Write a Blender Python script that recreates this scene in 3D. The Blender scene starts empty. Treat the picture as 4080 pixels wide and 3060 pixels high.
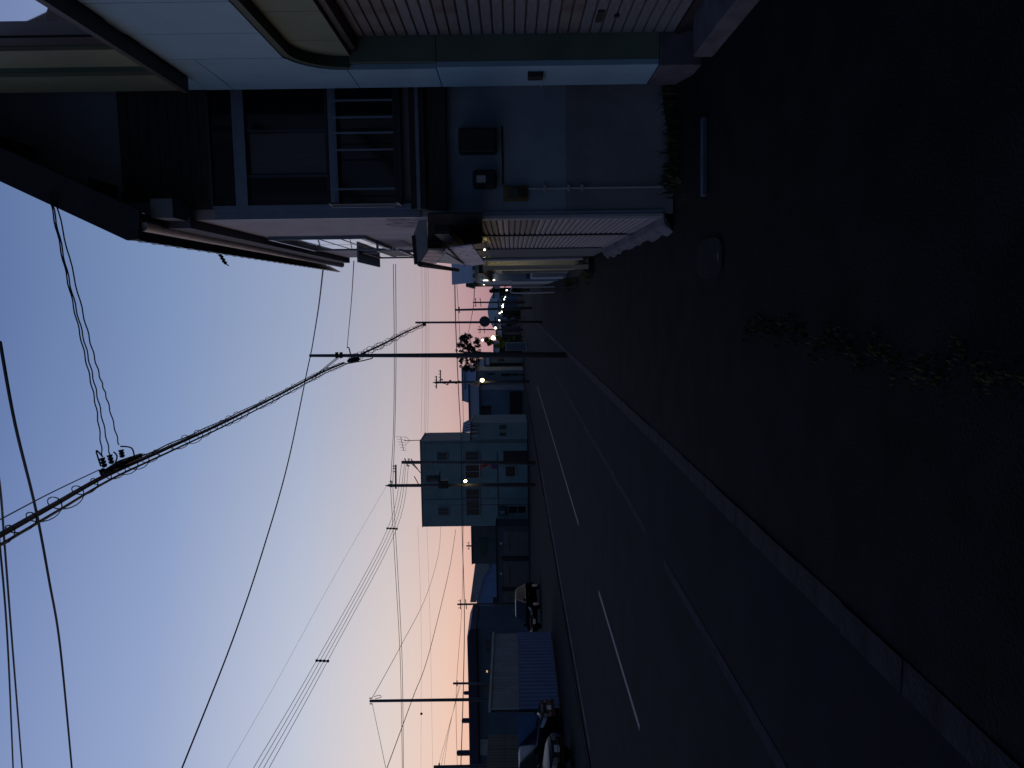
import bpy, math, random
from mathutils import Vector, Matrix
random.seed(7)
sc = bpy.context.scene
COL = sc.collection
rad = math.radians

# ------------------------------------------------------------------ camera
F, H, YAW, ROLL = 3050.0, 1.65, rad(6.4), rad(0.8)
FW = Vector((-math.sin(YAW), math.cos(YAW), 0)); RT = Vector((math.cos(YAW), math.sin(YAW), 0)); UP = Vector((0, 0, 1))
cr, sr = math.cos(ROLL), math.sin(ROLL)
cam = bpy.data.objects.new('camera', bpy.data.cameras.new('camera')); COL.objects.link(cam); sc.camera = cam
ua = RT * cr - UP * sr; ub = RT * sr + UP * cr          # picture's upright right / up
cam.matrix_world = Matrix.Translation((0, 0, H)) @ Matrix((-ub, ua, -FW)).transposed().to_4x4()   # phone held sideways
cam.data.sensor_width = 36; cam.data.lens = F / 4080 * 36
cam.data.clip_start = 0.05; cam.data.clip_end = 3000

# ------------------------------------------------------------------ world: dusk sky
SUN_AZ = rad(-46)            # glow stands left of the street direction
def lin(c):
    return tuple((u / 12.92 if u <= .04045 else ((u + .055) / 1.055) ** 2.4) for u in (k / 255 for k in c[:3]))
w = bpy.data.worlds.new('World'); sc.world = w; w.use_nodes = True
nt = w.node_tree; N = nt.nodes; L = nt.links
bg = N['Background']
tc = N.new('ShaderNodeTexCoord'); sep = N.new('ShaderNodeSeparateXYZ'); L.new(tc.outputs['Generated'], sep.inputs[0])
def mth(op, a, b=None, clamp=False):
    m = N.new('ShaderNodeMath'); m.operation = op; m.use_clamp = clamp
    for i, v in enumerate((a, b)):
        if v is None: continue
        if isinstance(v, (int, float)): m.inputs[i].default_value = v
        else: L.new(v, m.inputs[i])
    return m.outputs[0]
el = mth('DIVIDE', mth('ARCSINE', sep.outputs['Z']), math.pi / 2, True)      # 0 horizon .. 1 zenith
# azimuth away from the glow, 0 .. 1
dx, dy = math.sin(SUN_AZ), math.cos(SUN_AZ)
hl = mth('SQRT', mth('ADD', mth('MULTIPLY', sep.outputs['X'], sep.outputs['X']), mth('ADD', mth('MULTIPLY', sep.outputs['Y'], sep.outputs['Y']), 1e-6)))
ca = mth('DIVIDE', mth('ADD', mth('MULTIPLY', sep.outputs['X'], dx), mth('MULTIPLY', sep.outputs['Y'], dy)), hl)
az = mth('DIVIDE', mth('ARCCOSINE', mth('MINIMUM', mth('MAXIMUM', ca, -1.0), 1.0)), math.pi, True)
def ramp(stops):
    r = N.new('ShaderNodeValToRGB'); r.color_ramp.interpolation = 'B_SPLINE' if False else 'LINEAR'
    e = r.color_ramp.elements
    while len(e) < len(stops): e.new(0.5)
    for i, (d, c) in enumerate(stops):
        e[i].position = d / 90; e[i].color = (*lin(c), 1)
    L.new(el, r.inputs[0]); return r.outputs[0]
near = ramp([(0, (240, 172, 150)), (2.5, (242, 190, 166)), (5, (238, 202, 184)), (9, (222, 208, 204)), (15, (192, 198, 215)), (24, (148, 165, 203)), (34, (116, 137, 184)), (55, (70, 94, 140)), (90, (43, 64, 98))])
mid = ramp([(0, (168, 124, 138)), (2.5, (180, 142, 150)), (5, (186, 160, 164)), (9, (172, 168, 180)), (15, (150, 163, 192)), (24, (122, 145, 186)), (34, (94, 117, 165)), (55, (57, 82, 124)), (90, (43, 64, 98))])
anti = ramp([(0, (52, 66, 80)), (5, (62, 78, 95)), (14, (64, 84, 108)), (34, (55, 79, 112)), (55, (47, 69, 104)), (90, (43, 64, 98))])
def mix(fac, a, b):
    m = N.new('ShaderNodeMix'); m.data_type = 'RGBA'; L.new(fac, m.inputs['Factor']); L.new(a, m.inputs['A']); L.new(b, m.inputs['B']); return m.outputs['Result']
def mr(v, a, b):
    m = N.new('ShaderNodeMapRange'); m.interpolation_type = 'SMOOTHSTEP'; L.new(v, m.inputs['Value']); m.inputs['From Min'].default_value = a; m.inputs['From Max'].default_value = b; return m.outputs['Result']
col = mix(mr(az, 0.22, 0.75), mix(mr(az, 0.07, 0.28), near, mid), anti)
sky = N.new('ShaderNodeTexSky'); sky.sky_type = 'NISHITA'; sky.sun_disc = False
sky.sun_elevation = rad(-2.0); sky.sun_rotation = SUN_AZ; sky.dust_density = 2
add = N.new('ShaderNodeMix'); add.data_type = 'RGBA'; add.blend_type = 'ADD'; add.inputs['Factor'].default_value = 0.02
L.new(col, add.inputs['A']); L.new(sky.outputs[0], add.inputs['B'])
L.new(add.outputs['Result'], bg.inputs[0]); bg.inputs[1].default_value = 1.0
sun = bpy.data.objects.new('sun', bpy.data.lights.new('sun', 'SUN')); COL.objects.link(sun)
sun.data.energy = 0.04; sun.data.angle = rad(20); sun.data.color = (1, .72, .6)
sun.rotation_euler = Vector((-math.sin(SUN_AZ), -math.cos(SUN_AZ), -math.tan(rad(4)))).to_track_quat('-Z', 'Y').to_euler()
vs = sc.view_settings; vs.view_transform = 'Standard'; vs.look = 'None'; vs.exposure = 0; vs.gamma = 1

# ------------------------------------------------------------------ photo pixel -> place
CAMP = Vector((0, 0, H))
def ray(x, y):
    a = (1530 - y) / F; b = (2040 - x) / F
    r = a * cr + b * sr; u = -a * sr + b * cr
    return FW + RT * r + UP * u
def gnd(x, y, z=0.0):
    d = ray(x, y); return CAMP + d * ((z - H) / d.z)
def atY(x, y, Y):
    d = ray(x, y); return CAMP + d * (Y / d.y)
def atX(x, y, X):
    d = ray(x, y); return CAMP + d * (X / d.x)
def rectY(x0, x1, y0, y1, Y):
    """photo box (x0..x1 top to bottom, y0..y1 right to left) on the plane Y -> X0,X1,Z0,Z1"""
    xm, ym = (x0 + x1) / 2, (y0 + y1) / 2
    return atY(xm, y1, Y).x, atY(xm, y0, Y).x, atY(x1, ym, Y).z, atY(x0, ym, Y).z

# ------------------------------------------------------------------ materials
MATS = {}
def mat(name, base, rough=.7, metal=0., var=.18, scale=6., bump=.0, bscale=40., stretch=(1, 1, 1), tint=None, spec=.4, emit=None, es=0., alpha=None, trans=0.):
    m = bpy.data.materials.new(name); m.use_nodes = True; t = m.node_tree; n = t.nodes; l = t.links
    b = n['Principled BSDF']; b.inputs['Roughness'].default_value = rough; b.inputs['Metallic'].default_value = metal
    b.inputs['Specular IOR Level'].default_value = spec
    tcn = n.new('ShaderNodeTexCoord'); mp = n.new('ShaderNodeMapping'); mp.inputs['Scale'].default_value = stretch
    l.new(tcn.outputs['Object'], mp.inputs[0])
    nz = n.new('ShaderNodeTexNoise'); nz.inputs['Scale'].default_value = scale; nz.inputs['Detail'].default_value = 6; nz.inputs['Roughness'].default_value = .62
    l.new(mp.outputs[0], nz.inputs[0])
    rp = n.new('ShaderNodeValToRGB'); e = rp.color_ramp.elements
    e[0].position = .3; e[1].position = .72
    dk = tint if tint else tuple(c * (1 - 2 * var) for c in base)
    e[0].color = (*dk, 1); e[1].color = (*[min(1, c * (1 + var * .5)) for c in base], 1)
    l.new(nz.outputs['Fac'], rp.inputs[0]); l.new(rp.outputs[0], b.inputs['Base Color'])
    if bump > 0:
        nb = n.new('ShaderNodeTexNoise'); nb.inputs['Scale'].default_value = bscale; nb.inputs['Detail'].default_value = 4
        l.new(mp.outputs[0], nb.inputs[0])
        bp = n.new('ShaderNodeBump'); bp.inputs['Strength'].default_value = bump; bp.inputs['Distance'].default_value = .02
        l.new(nb.outputs['Fac'], bp.inputs['Height']); l.new(bp.outputs[0], b.inputs['Normal'])
    if emit:
        b.inputs['Emission Color'].default_value = (*emit, 1); b.inputs['Emission Strength'].default_value = es
    if trans: b.inputs['Transmission Weight'].default_value = trans
    MATS[name] = m; return m
M = MATS
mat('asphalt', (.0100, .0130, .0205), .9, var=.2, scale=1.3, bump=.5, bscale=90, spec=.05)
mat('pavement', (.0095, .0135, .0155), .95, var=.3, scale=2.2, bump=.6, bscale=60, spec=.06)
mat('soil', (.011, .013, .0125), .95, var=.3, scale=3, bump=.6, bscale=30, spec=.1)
mat('kerbstone', (.021, .0235, .029), .9, var=.4, scale=5, bump=.4, bscale=50, spec=.1)
mat('roadpaint', (.11, .115, .13), .6, var=.35, scale=14, tint=(.05, .05, .06), spec=.3)
mat('fadedpaint', (.022, .024, .034), .9, var=.35, scale=9, tint=(.010, .0125, .019), spec=.05)
mat('wornpaint', (.10, .105, .12), .85, var=.3, scale=1.6, tint=(.010, .0125, .019), spec=.05)
mat('concrete', (.095, .095, .115), .9, var=.25, scale=4, bump=.3, bscale=40, spec=.2)
mat('blueboard', (.21, .355, .45), .6, var=.10, scale=1.6, bump=.05, bscale=30, spec=.3)
mat('creamboard', (.19, .2, .125), .65, var=.10, scale=1.6, spec=.3)
mat('greenstripe', (.03, .06, .04), .6, var=.1, spec=.3)
mat('sageboard', (.15, .18, .12), .65, var=.12, scale=2, spec=.25)
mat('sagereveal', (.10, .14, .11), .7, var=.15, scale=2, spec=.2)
mat('greenlip', (.030, .05, .036), .6, var=.15, spec=.3)
mat('slat', (.125, .138, .158), .6, var=.16, scale=5, stretch=(1, 1, 3), tint=(.085, .086, .094), spec=.4)
mat('slatrust', (.122, .122, .13), .6, var=.3, scale=4, tint=(.08, .06, .052), spec=.35)
mat('slatpale', (.2, .2, .235), .42, var=.14, scale=6, spec=.45)
mat('darkmetal', (.025, .025, .03), .5, .3, var=.2, spec=.4)
mat('blackbox', (.012, .012, .016), .5, var=.1, spec=.4)
mat('rendergrey', (.22, .275, .34), .85, var=.16, scale=1.7, bump=.12, bscale=60, spec=.2)
mat('renderdado', (.185, .195, .22), .88, var=.16, scale=1.7, bump=.15, bscale=60, spec=.2)
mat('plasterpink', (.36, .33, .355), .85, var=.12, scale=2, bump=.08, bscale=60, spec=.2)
mat('mould', (.33, .30, .325), .9, var=.3, scale=6, bump=.3, bscale=30, tint=(.08, .08, .085), spec=.1)
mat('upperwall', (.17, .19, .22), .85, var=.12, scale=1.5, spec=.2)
mat('darkboard', (.045, .043, .045), .8, var=.25, scale=5, stretch=(1, 1, 6), spec=.2)
mat('timber', (.035, .034, .042), .75, var=.25, scale=5, spec=.25)
mat('soffit', (.13, .13, .145), .85, var=.15, scale=3, spec=.2)
mat('vergeboard', (.03, .03, .03), .95, var=.2, scale=5, spec=.0)
mat('rooftile', (.05, .052, .062), .4, var=.2, scale=7, spec=.5)
mat('gutter', (.45, .42, .43), .4, var=.1, scale=8, spec=.5)
mat('frameblue', (.16, .20, .27), .45, .2, var=.08, spec=.5)
mat('framedark', (.04, .05, .07), .4, .3, var=.1, spec=.5)
mat('alu', (.45, .48, .52), .35, .6, var=.06, spec=.5)
mat('glassdark', (.012, .014, .02), .08, var=.02, spec=.5)
mat('glasssoft', (.02, .024, .032), .25, var=.05, spec=.5)
mat('glasssky', (.05, .06, .075), .03, .9, var=.02, spec=.8)
M['glasssky'].node_tree.nodes['Principled BSDF'].inputs['Base Color'].default_value = (.8, .82, .86, 1)
for lk in list(M['glasssky'].node_tree.links):
    if lk.to_socket.name == 'Base Color': M['glasssky'].node_tree.links.remove(lk)
mat('curtain', (.10, .10, .11), .9, var=.1, stretch=(12, 12, .3), spec=.1)
mat('meterface', (.5, .5, .5), .4, var=.1, spec=.4)
mat('meterwood', (.16, .12, .06), .7, var=.25, scale=8, spec=.2)
mat('metergreen', (.035, .06, .05), .4, var=.1, spec=.4)
mat('pipewhite', (.30, .31, .34), .6, var=.1, spec=.3)
mat('awningend', (.30, .34, .36), .6, var=.15, spec=.3)
mat('horizonboard', (.50, .36, .33), .7, var=.08, scale=2, spec=.2)  # reflection of the orange horizon put into the base colour
mat('polepaint', (.075, .08, .09), .8, var=.15, scale=3, spec=.25)
mat('polecement', (.11, .11, .115), .85, var=.2, scale=3, spec=.2)
mat('wire', (.008, .008, .012), .6, var=.05, spec=.3)
mat('insulator', (.10, .10, .11), .35, var=.1, spec=.5)
mat('wallW', (.19, .265, .29), .85, var=.12, scale=.8, spec=.2)
mat('wallWside', (.34, .32, .33), .85, var=.1, scale=.8, spec=.2)
mat('wallC', (.19, .25, .27), .85, var=.12, scale=.8, spec=.2)
mat('wallD', (.13, .175, .25), .85, var=.15, scale=.7, spec=.2)
mat('wallE', (.22, .26, .31), .85, var=.12, scale=.8, spec=.2)
mat('roofblue', (.09, .12, .19), .45, var=.12, scale=1.5, spec=.4)
mat('roofnavy', (.025, .03, .055), .5, var=.15, scale=1.5, spec=.4)
mat('roofslat', (.35, .36, .4), .4, var=.1, scale=2, spec=.4)
mat('garagebrown', (.13, .115, .112), .7, var=.12, scale=2, spec=.25)
mat('garagewall', (.08, .09, .105), .85, var=.15, scale=1, spec=.2)
mat('signgreen', (.02, .06, .05), .5, var=.1, spec=.3)
mat('plateW', (.5, .5, .5), .5, var=.06, spec=.3)
mat('shedblue', (.13, .23, .42), .6, var=.1, scale=1, spec=.3)
mat('shedroof', (.25, .28, .31), .6, var=.2, scale=3, spec=.3)
mat('depotwall', (.065, .10, .14), .8, var=.15, scale=.6, spec=.25)
mat('depotroof', (.03, .034, .085), .55, var=.12, scale=.6, spec=.3)
mat('fencetan', (.34, .345, .35), .7, var=.15, scale=1.4, spec=.25)
mat('fenceblue', (.07, .125, .26), .65, var=.12, scale=1.2, spec=.25)
mat('fencebrown', (.15, .135, .115), .8, var=.2, scale=2, spec=.2)
mat('carblack', (.003, .003, .004), .4, var=.0, spec=.0)
mat('carroof', (.004, .004, .006), .3, var=.0, spec=.3)
mat('carblue', (.004, .005, .009), .35, var=.0, spec=.06)
mat('carglass', (.008, .012, .02), .15, var=0, spec=.12)
mat('tyre', (.012, .012, .013), .9, var=.1, spec=.2)
mat('rim', (.35, .36, .38), .3, .8, var=.05)
mat('chrome', (.75, .77, .8), .12, 1., var=.02)
mat('headlamp', (.25, .27, .3), .15, .4, var=.03, spec=.7)
mat('taillamp', (.22, .02, .015), .2, var=.05, spec=.6)
mat('signred', (.32, .02, .025), .5, var=.1, spec=.4)
mat('signblue', (.03, .055, .28), .5, var=.1, spec=.4)
mat('signback', (.06, .065, .085), .6, var=.1, spec=.3)
mat('bark', (.03, .025, .02), .9, var=.3, scale=10, bump=.5, spec=.1)
mat('leaf', (.035, .045, .02), .7, var=.35, scale=2, spec=.2)
mat('leafgreen', (.045, .075, .02), .7, var=.35, scale=2, spec=.2)
mat('grass', (.04, .055, .018), .8, var=.35, scale=4, spec=.15)
mat('litwall', (.42, .39, .3), .8, var=.08, scale=2, spec=.2)
mat('hallroof', (.55, .72, .85), .5, var=.1, scale=.2, spec=.3)
mat('hallwall', (.17, .28, .46), .7, var=.1, scale=.2, spec=.3)
mat('farwall', (.10, .12, .155), .85, var=.15, scale=.5, spec=.2)
mat('fardark', (.04, .045, .055), .85, var=.15, scale=.5, spec=.2)
mat('coverplate', (.020, .022, .026), .9, .0, var=.25, scale=10, bump=.4, bscale=60, spec=.05)
mat('plankpale', (.06, .085, .115), .75, var=.2, scale=5, spec=.2)
mat('lampglow', (.9, .8, .4), .3, var=0, emit=(1, .82, .36), es=14)
mat('lampwhite', (.9, .9, .8), .3, var=0, emit=(1, .93, .7), es=10)
mat('tubewhite', (.9, .9, .9), .3, var=0, emit=(1, .95, .85), es=5)
mat('windowlit', (.6, .4, .2), .5, var=.1, emit=(1, .6, .25), es=.6)
# fabric sign with faint illegible grey rows of print
def sign_fabric():
    m = mat('signfabric', (.52, .46, .50), .8, var=.06, scale=3, spec=.15)
    t = m.node_tree; n = t.nodes; l = t.links; b = n['Principled BSDF']
    tcn = n.new('ShaderNodeTexCoord'); mp = n.new('ShaderNodeMapping'); mp.inputs['Scale'].default_value = (1, 5.5, 14)
    l.new(tcn.outputs['Object'], mp.inputs[0])
    nz = n.new('ShaderNodeTexNoise'); nz.inputs['Scale'].default_value = 1; nz.inputs['Detail'].default_value = 1; l.new(mp.outputs[0], nz.inputs[0])
    r = n.new('ShaderNodeValToRGB'); r.color_ramp.elements[0].position = .56; r.color_ramp.elements[1].position = .64
    l.new(nz.outputs['Fac'], r.inputs[0])
    mx = n.new('ShaderNodeMix'); mx.data_type = 'RGBA'; l.new(r.outputs[0], mx.inputs['Factor'])
    src = b.inputs['Base Color'].links[0].from_socket; l.new(src, mx.inputs['A']); mx.inputs['B'].default_value = (.26, .2, .25, 1)
    l.new(mx.outputs['Result'], b.inputs['Base Color'])
sign_fabric()

# ------------------------------------------------------------------ builders
class MB:
    def __init__(s): s.v = []; s.f = []
    def add(s, vs_, fs): o = len(s.v); s.v += [Vector(p) for p in vs_]; s.f += [tuple(o + i for i in f) for f in fs]; return s
    def box(s, x0, x1, y0, y1, z0, z1):
        x0, x1 = min(x0, x1), max(x0, x1); y0, y1 = min(y0, y1), max(y0, y1); z0, z1 = min(z0, z1), max(z0, z1)
        return s.add([(x0, y0, z0), (x1, y0, z0), (x1, y1, z0), (x0, y1, z0), (x0, y0, z1), (x1, y0, z1), (x1, y1, z1), (x0, y1, z1)],
                     [(0, 3, 2, 1), (4, 5, 6, 7), (0, 1, 5, 4), (1, 2, 6, 5), (2, 3, 7, 6), (3, 0, 4, 7)])
    def prism(s, poly, off):
        """closed polygon of 3-D points swept by the vector off"""
        n = len(poly); off = Vector(off); p = [Vector(q) for q in poly]
        return s.add(p + [q + off for q in p], [tuple(range(n))[::-1], tuple(range(n, 2 * n))] + [(i, (i + 1) % n, (i + 1) % n + n, i + n) for i in range(n)])
    def tube(s, pts, r, n=6, cap=True):
        pts = [Vector(p) for p in pts]; o = len(s.v); k = len(pts)
        rs = r if isinstance(r, (list, tuple)) else [r] * k
        t0 = (pts[1] - pts[0]).normalized(); ref = Vector((0, 0, 1)) if abs(t0.z) < .9 else Vector((1, 0, 0))
        side = t0.cross(ref).normalized()
        for i, p in enumerate(pts):
            t = (pts[min(i + 1, k - 1)] - pts[max(i - 1, 0)]).normalized()
            side = (side - t * side.dot(t))
            if side.length < 1e-5: side = t.orthogonal()
            side.normalize(); up = t.cross(side)
            for j in range(n):
                a = 2 * math.pi * j / n
                s.v.append(p + (side * math.cos(a) + up * math.sin(a)) * rs[i])
        for i in range(k - 1):
            for j in range(n):
                s.f.append((o + i * n + j, o + i * n + (j + 1) % n, o + (i + 1) * n + (j + 1) % n, o + (i + 1) * n + j))
        if cap: s.f.append(tuple(o + j for j in range(n))[::-1]); s.f.append(tuple(o + (k - 1) * n + j for j in range(n)))
        return s
    def ball(s, c, r, n=8, m=6, sz=1.):
        c = Vector(c); o = len(s.v)
        for i in range(m + 1):
            a = math.pi * i / m
            for j in range(n):
                b = 2 * math.pi * j / n
                s.v.append(c + Vector((math.sin(a) * math.cos(b) * r, math.sin(a) * math.sin(b) * r, math.cos(a) * r * sz)))
        for i in range(m):
            for j in range(n):
                s.f.append((o + i * n + j, o + (i + 1) * n + j, o + (i + 1) * n + (j + 1) % n, o + i * n + (j + 1) % n))
        return s
    def build(s, name, m, parent=None, smooth=False, bevel=0., loc=None):
        me = bpy.data.meshes.new(name)
        base = parent_world(parent) if parent else Vector((0, 0, 0))
        org = Vector(loc) if loc is not None else base
        me.from_pydata([p - org for p in s.v], [], s.f); me.update()
        me.materials.append(M[m] if isinstance(m, str) else m)
        if smooth: me.polygons.foreach_set('use_smooth', [True] * len(me.polygons))
        o = bpy.data.objects.new(name, me); COL.objects.link(o)
        if parent: o.parent = parent
        o.location = org - base
        if bevel:
            bv = o.modifiers.new('bevel', 'BEVEL'); bv.width = bevel; bv.segments = 2; bv.limit_method = 'ANGLE'
        return o
def parent_world(o):
    p = Vector((0, 0, 0))
    while o: p = p + o.location; o = o.parent
    return p
def tag(o, label, cat, group=None):
    o['label'] = label; o['category'] = cat
    if group: o['group'] = group
    return o
def thing(name, label, cat, loc=(0, 0, 0), group=None):
    o = bpy.data.objects.new(name, None); COL.objects.link(o); o.location = loc; o.empty_display_size = .2
    return tag(o, label, cat, group)
def structure(o): o['kind'] = 'structure'; return o
def stuff(o): o['kind'] = 'stuff'; return o
def inst(name, me, parent, loc, rot=None, scale=None):
    o = bpy.data.objects.new(name, me); COL.objects.link(o); o.parent = parent
    o.location = Vector(loc) - parent_world(parent)
    if rot: o.rotation_euler = rot
    if scale: o.scale = scale
    return o
def bx(name, m, parent, x0, x1, y0, y1, z0, z1, bevel=0.): return MB().box(x0, x1, y0, y1, z0, z1).build(name, m, parent, bevel=bevel)
def mesh_of(mb, name, m, smooth=False):
    me = bpy.data.meshes.new(name); me.from_pydata(mb.v, [], mb.f); me.update(); me.materials.append(M[m])
    if smooth: me.polygons.foreach_set('use_smooth', [True] * len(me.polygons))
    return me
def spline(pts, per=8):
    pts = [Vector(p) for p in pts]; out = []
    for i in range(len(pts) - 1):
        p0 = pts[max(i - 1, 0)]; p1 = pts[i]; p2 = pts[i + 1]; p3 = pts[min(i + 2, len(pts) - 1)]
        for k in range(per):
            t = k / per
            out.append(.5 * ((2 * p1) + (p2 - p0) * t + (2 * p0 - 5 * p1 + 4 * p2 - p3) * t * t + (3 * p1 - p0 - 3 * p2 + p3) * t ** 3))
    out.append(pts[-1]); return out

# ================================================================== SETTING
ZR = -0.07                                   # road lies a little below the pavement
def sheet(name, x0, x1, y0, y1, z, m): return structure(MB().add([(x0, y0, z), (x1, y0, z), (x1, y1, z), (x0, y1, z)], [(0, 1, 2, 3)]).build(name, m))
XK = -1.70                                   # road side of the kerb
ROADL = -10.9
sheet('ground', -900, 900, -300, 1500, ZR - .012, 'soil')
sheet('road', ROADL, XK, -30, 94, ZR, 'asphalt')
sheet('cross_road', -120, 60, 94.01, 116, ZR - .004, 'asphalt')
sheet('road_line', -6.0 - .045, -6.0 + .045, 19.8, 52, ZR + .004, 'roadpaint')
sheet('road_line', -6.0 - .045, -6.0 + .045, 10.1, 15.1, ZR + .004, 'roadpaint')
sheet('road_line', -6.0 - .045, -6.0 + .045, 0.2, 5.2, ZR + .004, 'roadpaint')
sheet('road_line', -6.0 - .05, -6.0 + .05, 58, 78, ZR + .004, 'fadedpaint')
sheet('road_edge_line', -3.05 - .06, -3.05 + .06, 9.7, 30, ZR + .004, 'fadedpaint')
sheet('road_edge_line', -3.05 - .06, -3.05 + .06, 3.6, 8.5, ZR + .004, 'fadedpaint')
sheet('road_edge_line', ROADL + .22, ROADL + .42, 17, 46, ZR + .004, 'wornpaint')
# right pavement, slab with a front face, and its kerb stones
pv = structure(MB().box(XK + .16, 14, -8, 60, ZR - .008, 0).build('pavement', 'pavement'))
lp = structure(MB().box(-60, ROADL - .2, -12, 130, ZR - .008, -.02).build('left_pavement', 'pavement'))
kb = bpy.data.objects.new('kerb', None); COL.objects.link(kb); kb.location = (XK, 0, 0); structure(kb)
ks = mesh_of(MB().box(-.0, .155, -.2985, .2985, ZR - .01, .012), 'kerb_stone', 'kerbstone')
y = 1.6; i = 0
while y < 44:
    o = inst('kerb_stone', ks, kb, (XK + random.uniform(-.003, .003), y, random.uniform(-.006, .003)), (random.uniform(-.006, .006), random.uniform(-.02, .02), random.uniform(-.003, .003)))
    y += .6
bx('kerb_run', 'kerbstone', kb, XK, XK + .15, y - .25, 62, ZR - .01, .008)
kl = bpy.data.objects.new('left_kerb', None); COL.objects.link(kl); kl.location = (ROADL - .18, 0, 0); structure(kl)
kls = mesh_of(MB().box(0, .16, -.496, .496, ZR - .01, -.02), 'kerb_stone', 'kerbstone')
for k in range(30):
    inst('kerb_stone', kls, kl, (ROADL - .18 + random.uniform(-.01, .01), 12.5 + k, random.uniform(-.02, .004)), (0, 0, random.uniform(-.01, .01)))
# crack filled with low grass across the near pavement, weeds by the houses
def blades(name, spots, m='grass'):
    mb = MB()
    for (x, y, h, r, n) in spots:
        for k in range(n):
            a = random.uniform(0, 6.28); d = random.uniform(0, r); px, py = x + d * math.cos(a), y + d * math.sin(a)
            hh = h * random.uniform(.5, 1.15); b = random.uniform(0, 6.28); ln = hh * random.uniform(.2, .8); wd = .006 + hh * .02
            q = Vector((math.cos(b), math.sin(b), 0)); s_ = Vector((-q.y, q.x, 0)) * wd
            p = Vector((px, py, -.005)); mb.add([p - s_, p + s_, p + q * ln * .4 + Vector((0, 0, hh * .7)) + s_ * .7, p + q * ln * .4 + Vector((0, 0, hh * .7)) - s_ * .7, p + q * ln + Vector((0, 0, hh))],
                                            [(0, 1, 2, 3), (3, 2, 4)])
    return stuff(mb.build(name, m))
sp = []
p0, p1 = gnd(2980, 1300), gnd(4080, 1525)
for k in range(26):
    t = k / 25; c = p0.lerp(p1, t); sp.append((c.x + random.uniform(-.05, .05), c.y + random.uniform(-.03, .03), .028, .09, 40))
tag(blades('crack_grass', sp), 'low grass growing along the crack in the dark pavement', 'grass')
sp = [(random.uniform(.95, 2.9), random.uniform(7.35, 7.8), random.uniform(.1, .26), .14, 30) for k in range(34)]
tag(blades('weeds', sp), 'weeds along the foot of the grey side wall', 'weeds')
sp = [(random.uniform(.3, .75), random.uniform(15.4, 22), random.uniform(.1, .3), .2, 30) for k in range(16)]
tag(blades('verge_weeds', sp, 'leafgreen'), 'green weeds at the foot of the shops past the shutters', 'weeds')
# soil bank in the gap between the two near buildings
bank = MB(); nx, ny = 14, 6
for i in range(nx):
    for j in range(ny):
        x = .8 + i * .2; y = 7.0 + j * .18
        z = .015 + .13 * min(1, max(0, (x - .9) / 1.1)) * min(1, j / 3) + random.uniform(-.012, .012)
        if i in (0, nx - 1) or j in (0, ny - 1): z = -.01
        bank.v.append(Vector((x, y, z)))
bank.f = [(i * ny + j, (i + 1) * ny + j, (i + 1) * ny + j + 1, i * ny + j + 1) for i in range(nx - 1) for j in range(ny - 1)]
structure(bank.build('soil_bank', 'soil', smooth=True))
# oblong cover plate and pale plank on the near pavement
c = gnd(2830, 1030)
cv = thing('access_cover', 'grey oblong access cover set in the dark pavement', 'cover', (c.x, c.y, 0))
def oblong(mb, c, rx, ry, z0, z1, n=28):
    p = []
    for k in range(n):
        a = 2 * math.pi * k / n; ex = 2 / 3.2
        p.append((c[0] + rx * math.copysign(abs(math.cos(a)) ** ex, math.cos(a)), c[1] + ry * math.copysign(abs(math.sin(a)) ** ex, math.sin(a)), z0))
    return mb.prism(p, (0, 0, z1 - z0))
oblong(MB(), c, .19, .42, -.004, .006).build('rim', 'pavement', cv); oblong(MB(), c, .165, .395, .008, .016).build('plate', 'coverplate', cv)
MB().box(c.x - .03, c.x + .03, c.y - .33, c.y - .30, .016, .022).build('lifting_slot', 'blackbox', cv)
a, b = gnd(2812, 590), gnd(2812, 780)
pk = MB().prism([(b.x, b.y - .045, .0), (a.x + .25, a.y - .03, .0), (a.x + .25, a.y + .05, .0), (b.x, b.y + .04, .0)], (0, 0, .035)).build('plank', 'plankpale', bevel=.004)
tag(pk, 'pale plank lying on the pavement beside the weeds', 'plank')

# ================================================================== BUILDING A (near right, rounded shutter opening)
XA, XS = 1.96, 2.20
YA1, YA0, YAS = 7.38, 6.78, 1.3             # far corner, far jamb, near jamb
ZB, ZF, ZT = .36, 3.47, 4.44               # board foot, underside of fascia, paint change
A = thing('shuttered_shop', 'pale blue and cream boarded shop with rounded shutter opening and green stripe', 'building', (XA, YA1, 0))
bx('core', 'rendergrey', A, XA + .35, 9, -6, YA1 - .012, 0, 9.2)
G = .006
R_ = .46
# pier boards (far jamb) with a horizontal joint
bx('wall_board', 'blueboard', A, XA, XA + .05, YA0 + .0, YA1, ZB, 2.255, .004)
bx('wall_board', 'blueboard', A, XA, XA + .05, YA0 + .04, YA1, 2.262, 3.02, .004)
bx('wall_board', 'blueboard', A, XA, XA + .05, 6.90, YA1, 3.026, 4.19, .004)
# fascia boards above the opening: rounded corner filled by a polygon
cy, cz = YA0 + .04 - R_, ZF - .0 - R_       # centre of corner
cor = [(XA, 6.895, 3.026), (XA, 6.895, 4.19), (XA, 6.47, 4.19), (XA, 6.47, ZF)]
arc = [(XA, cy + R_ * math.sin(t), 3.01 + (ZF - 3.01) * math.cos(t)) for t in [k * math.pi / 2 / 10 for k in range(1, 11)]]
cor = cor + [p for p in arc if p[1] > 6.47] + [(XA, YA0 + .04, 3.026)]
MB().prism(cor, (.05, 0, 0)).build('wall_board', 'blueboard', A)
yb = 6.464
for wdt in (.59, .60, .60, .6, .6, .6, .6, .5):
    bx('fascia_board', 'blueboard', A, XA, XA + .05, yb - wdt + G, yb, ZF, ZT, .004); yb -= wdt
bx('wall_board', 'blueboard', A, XA, XA + .05, 6.47, YA1, 4.196, ZT + .0, .004)
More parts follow.
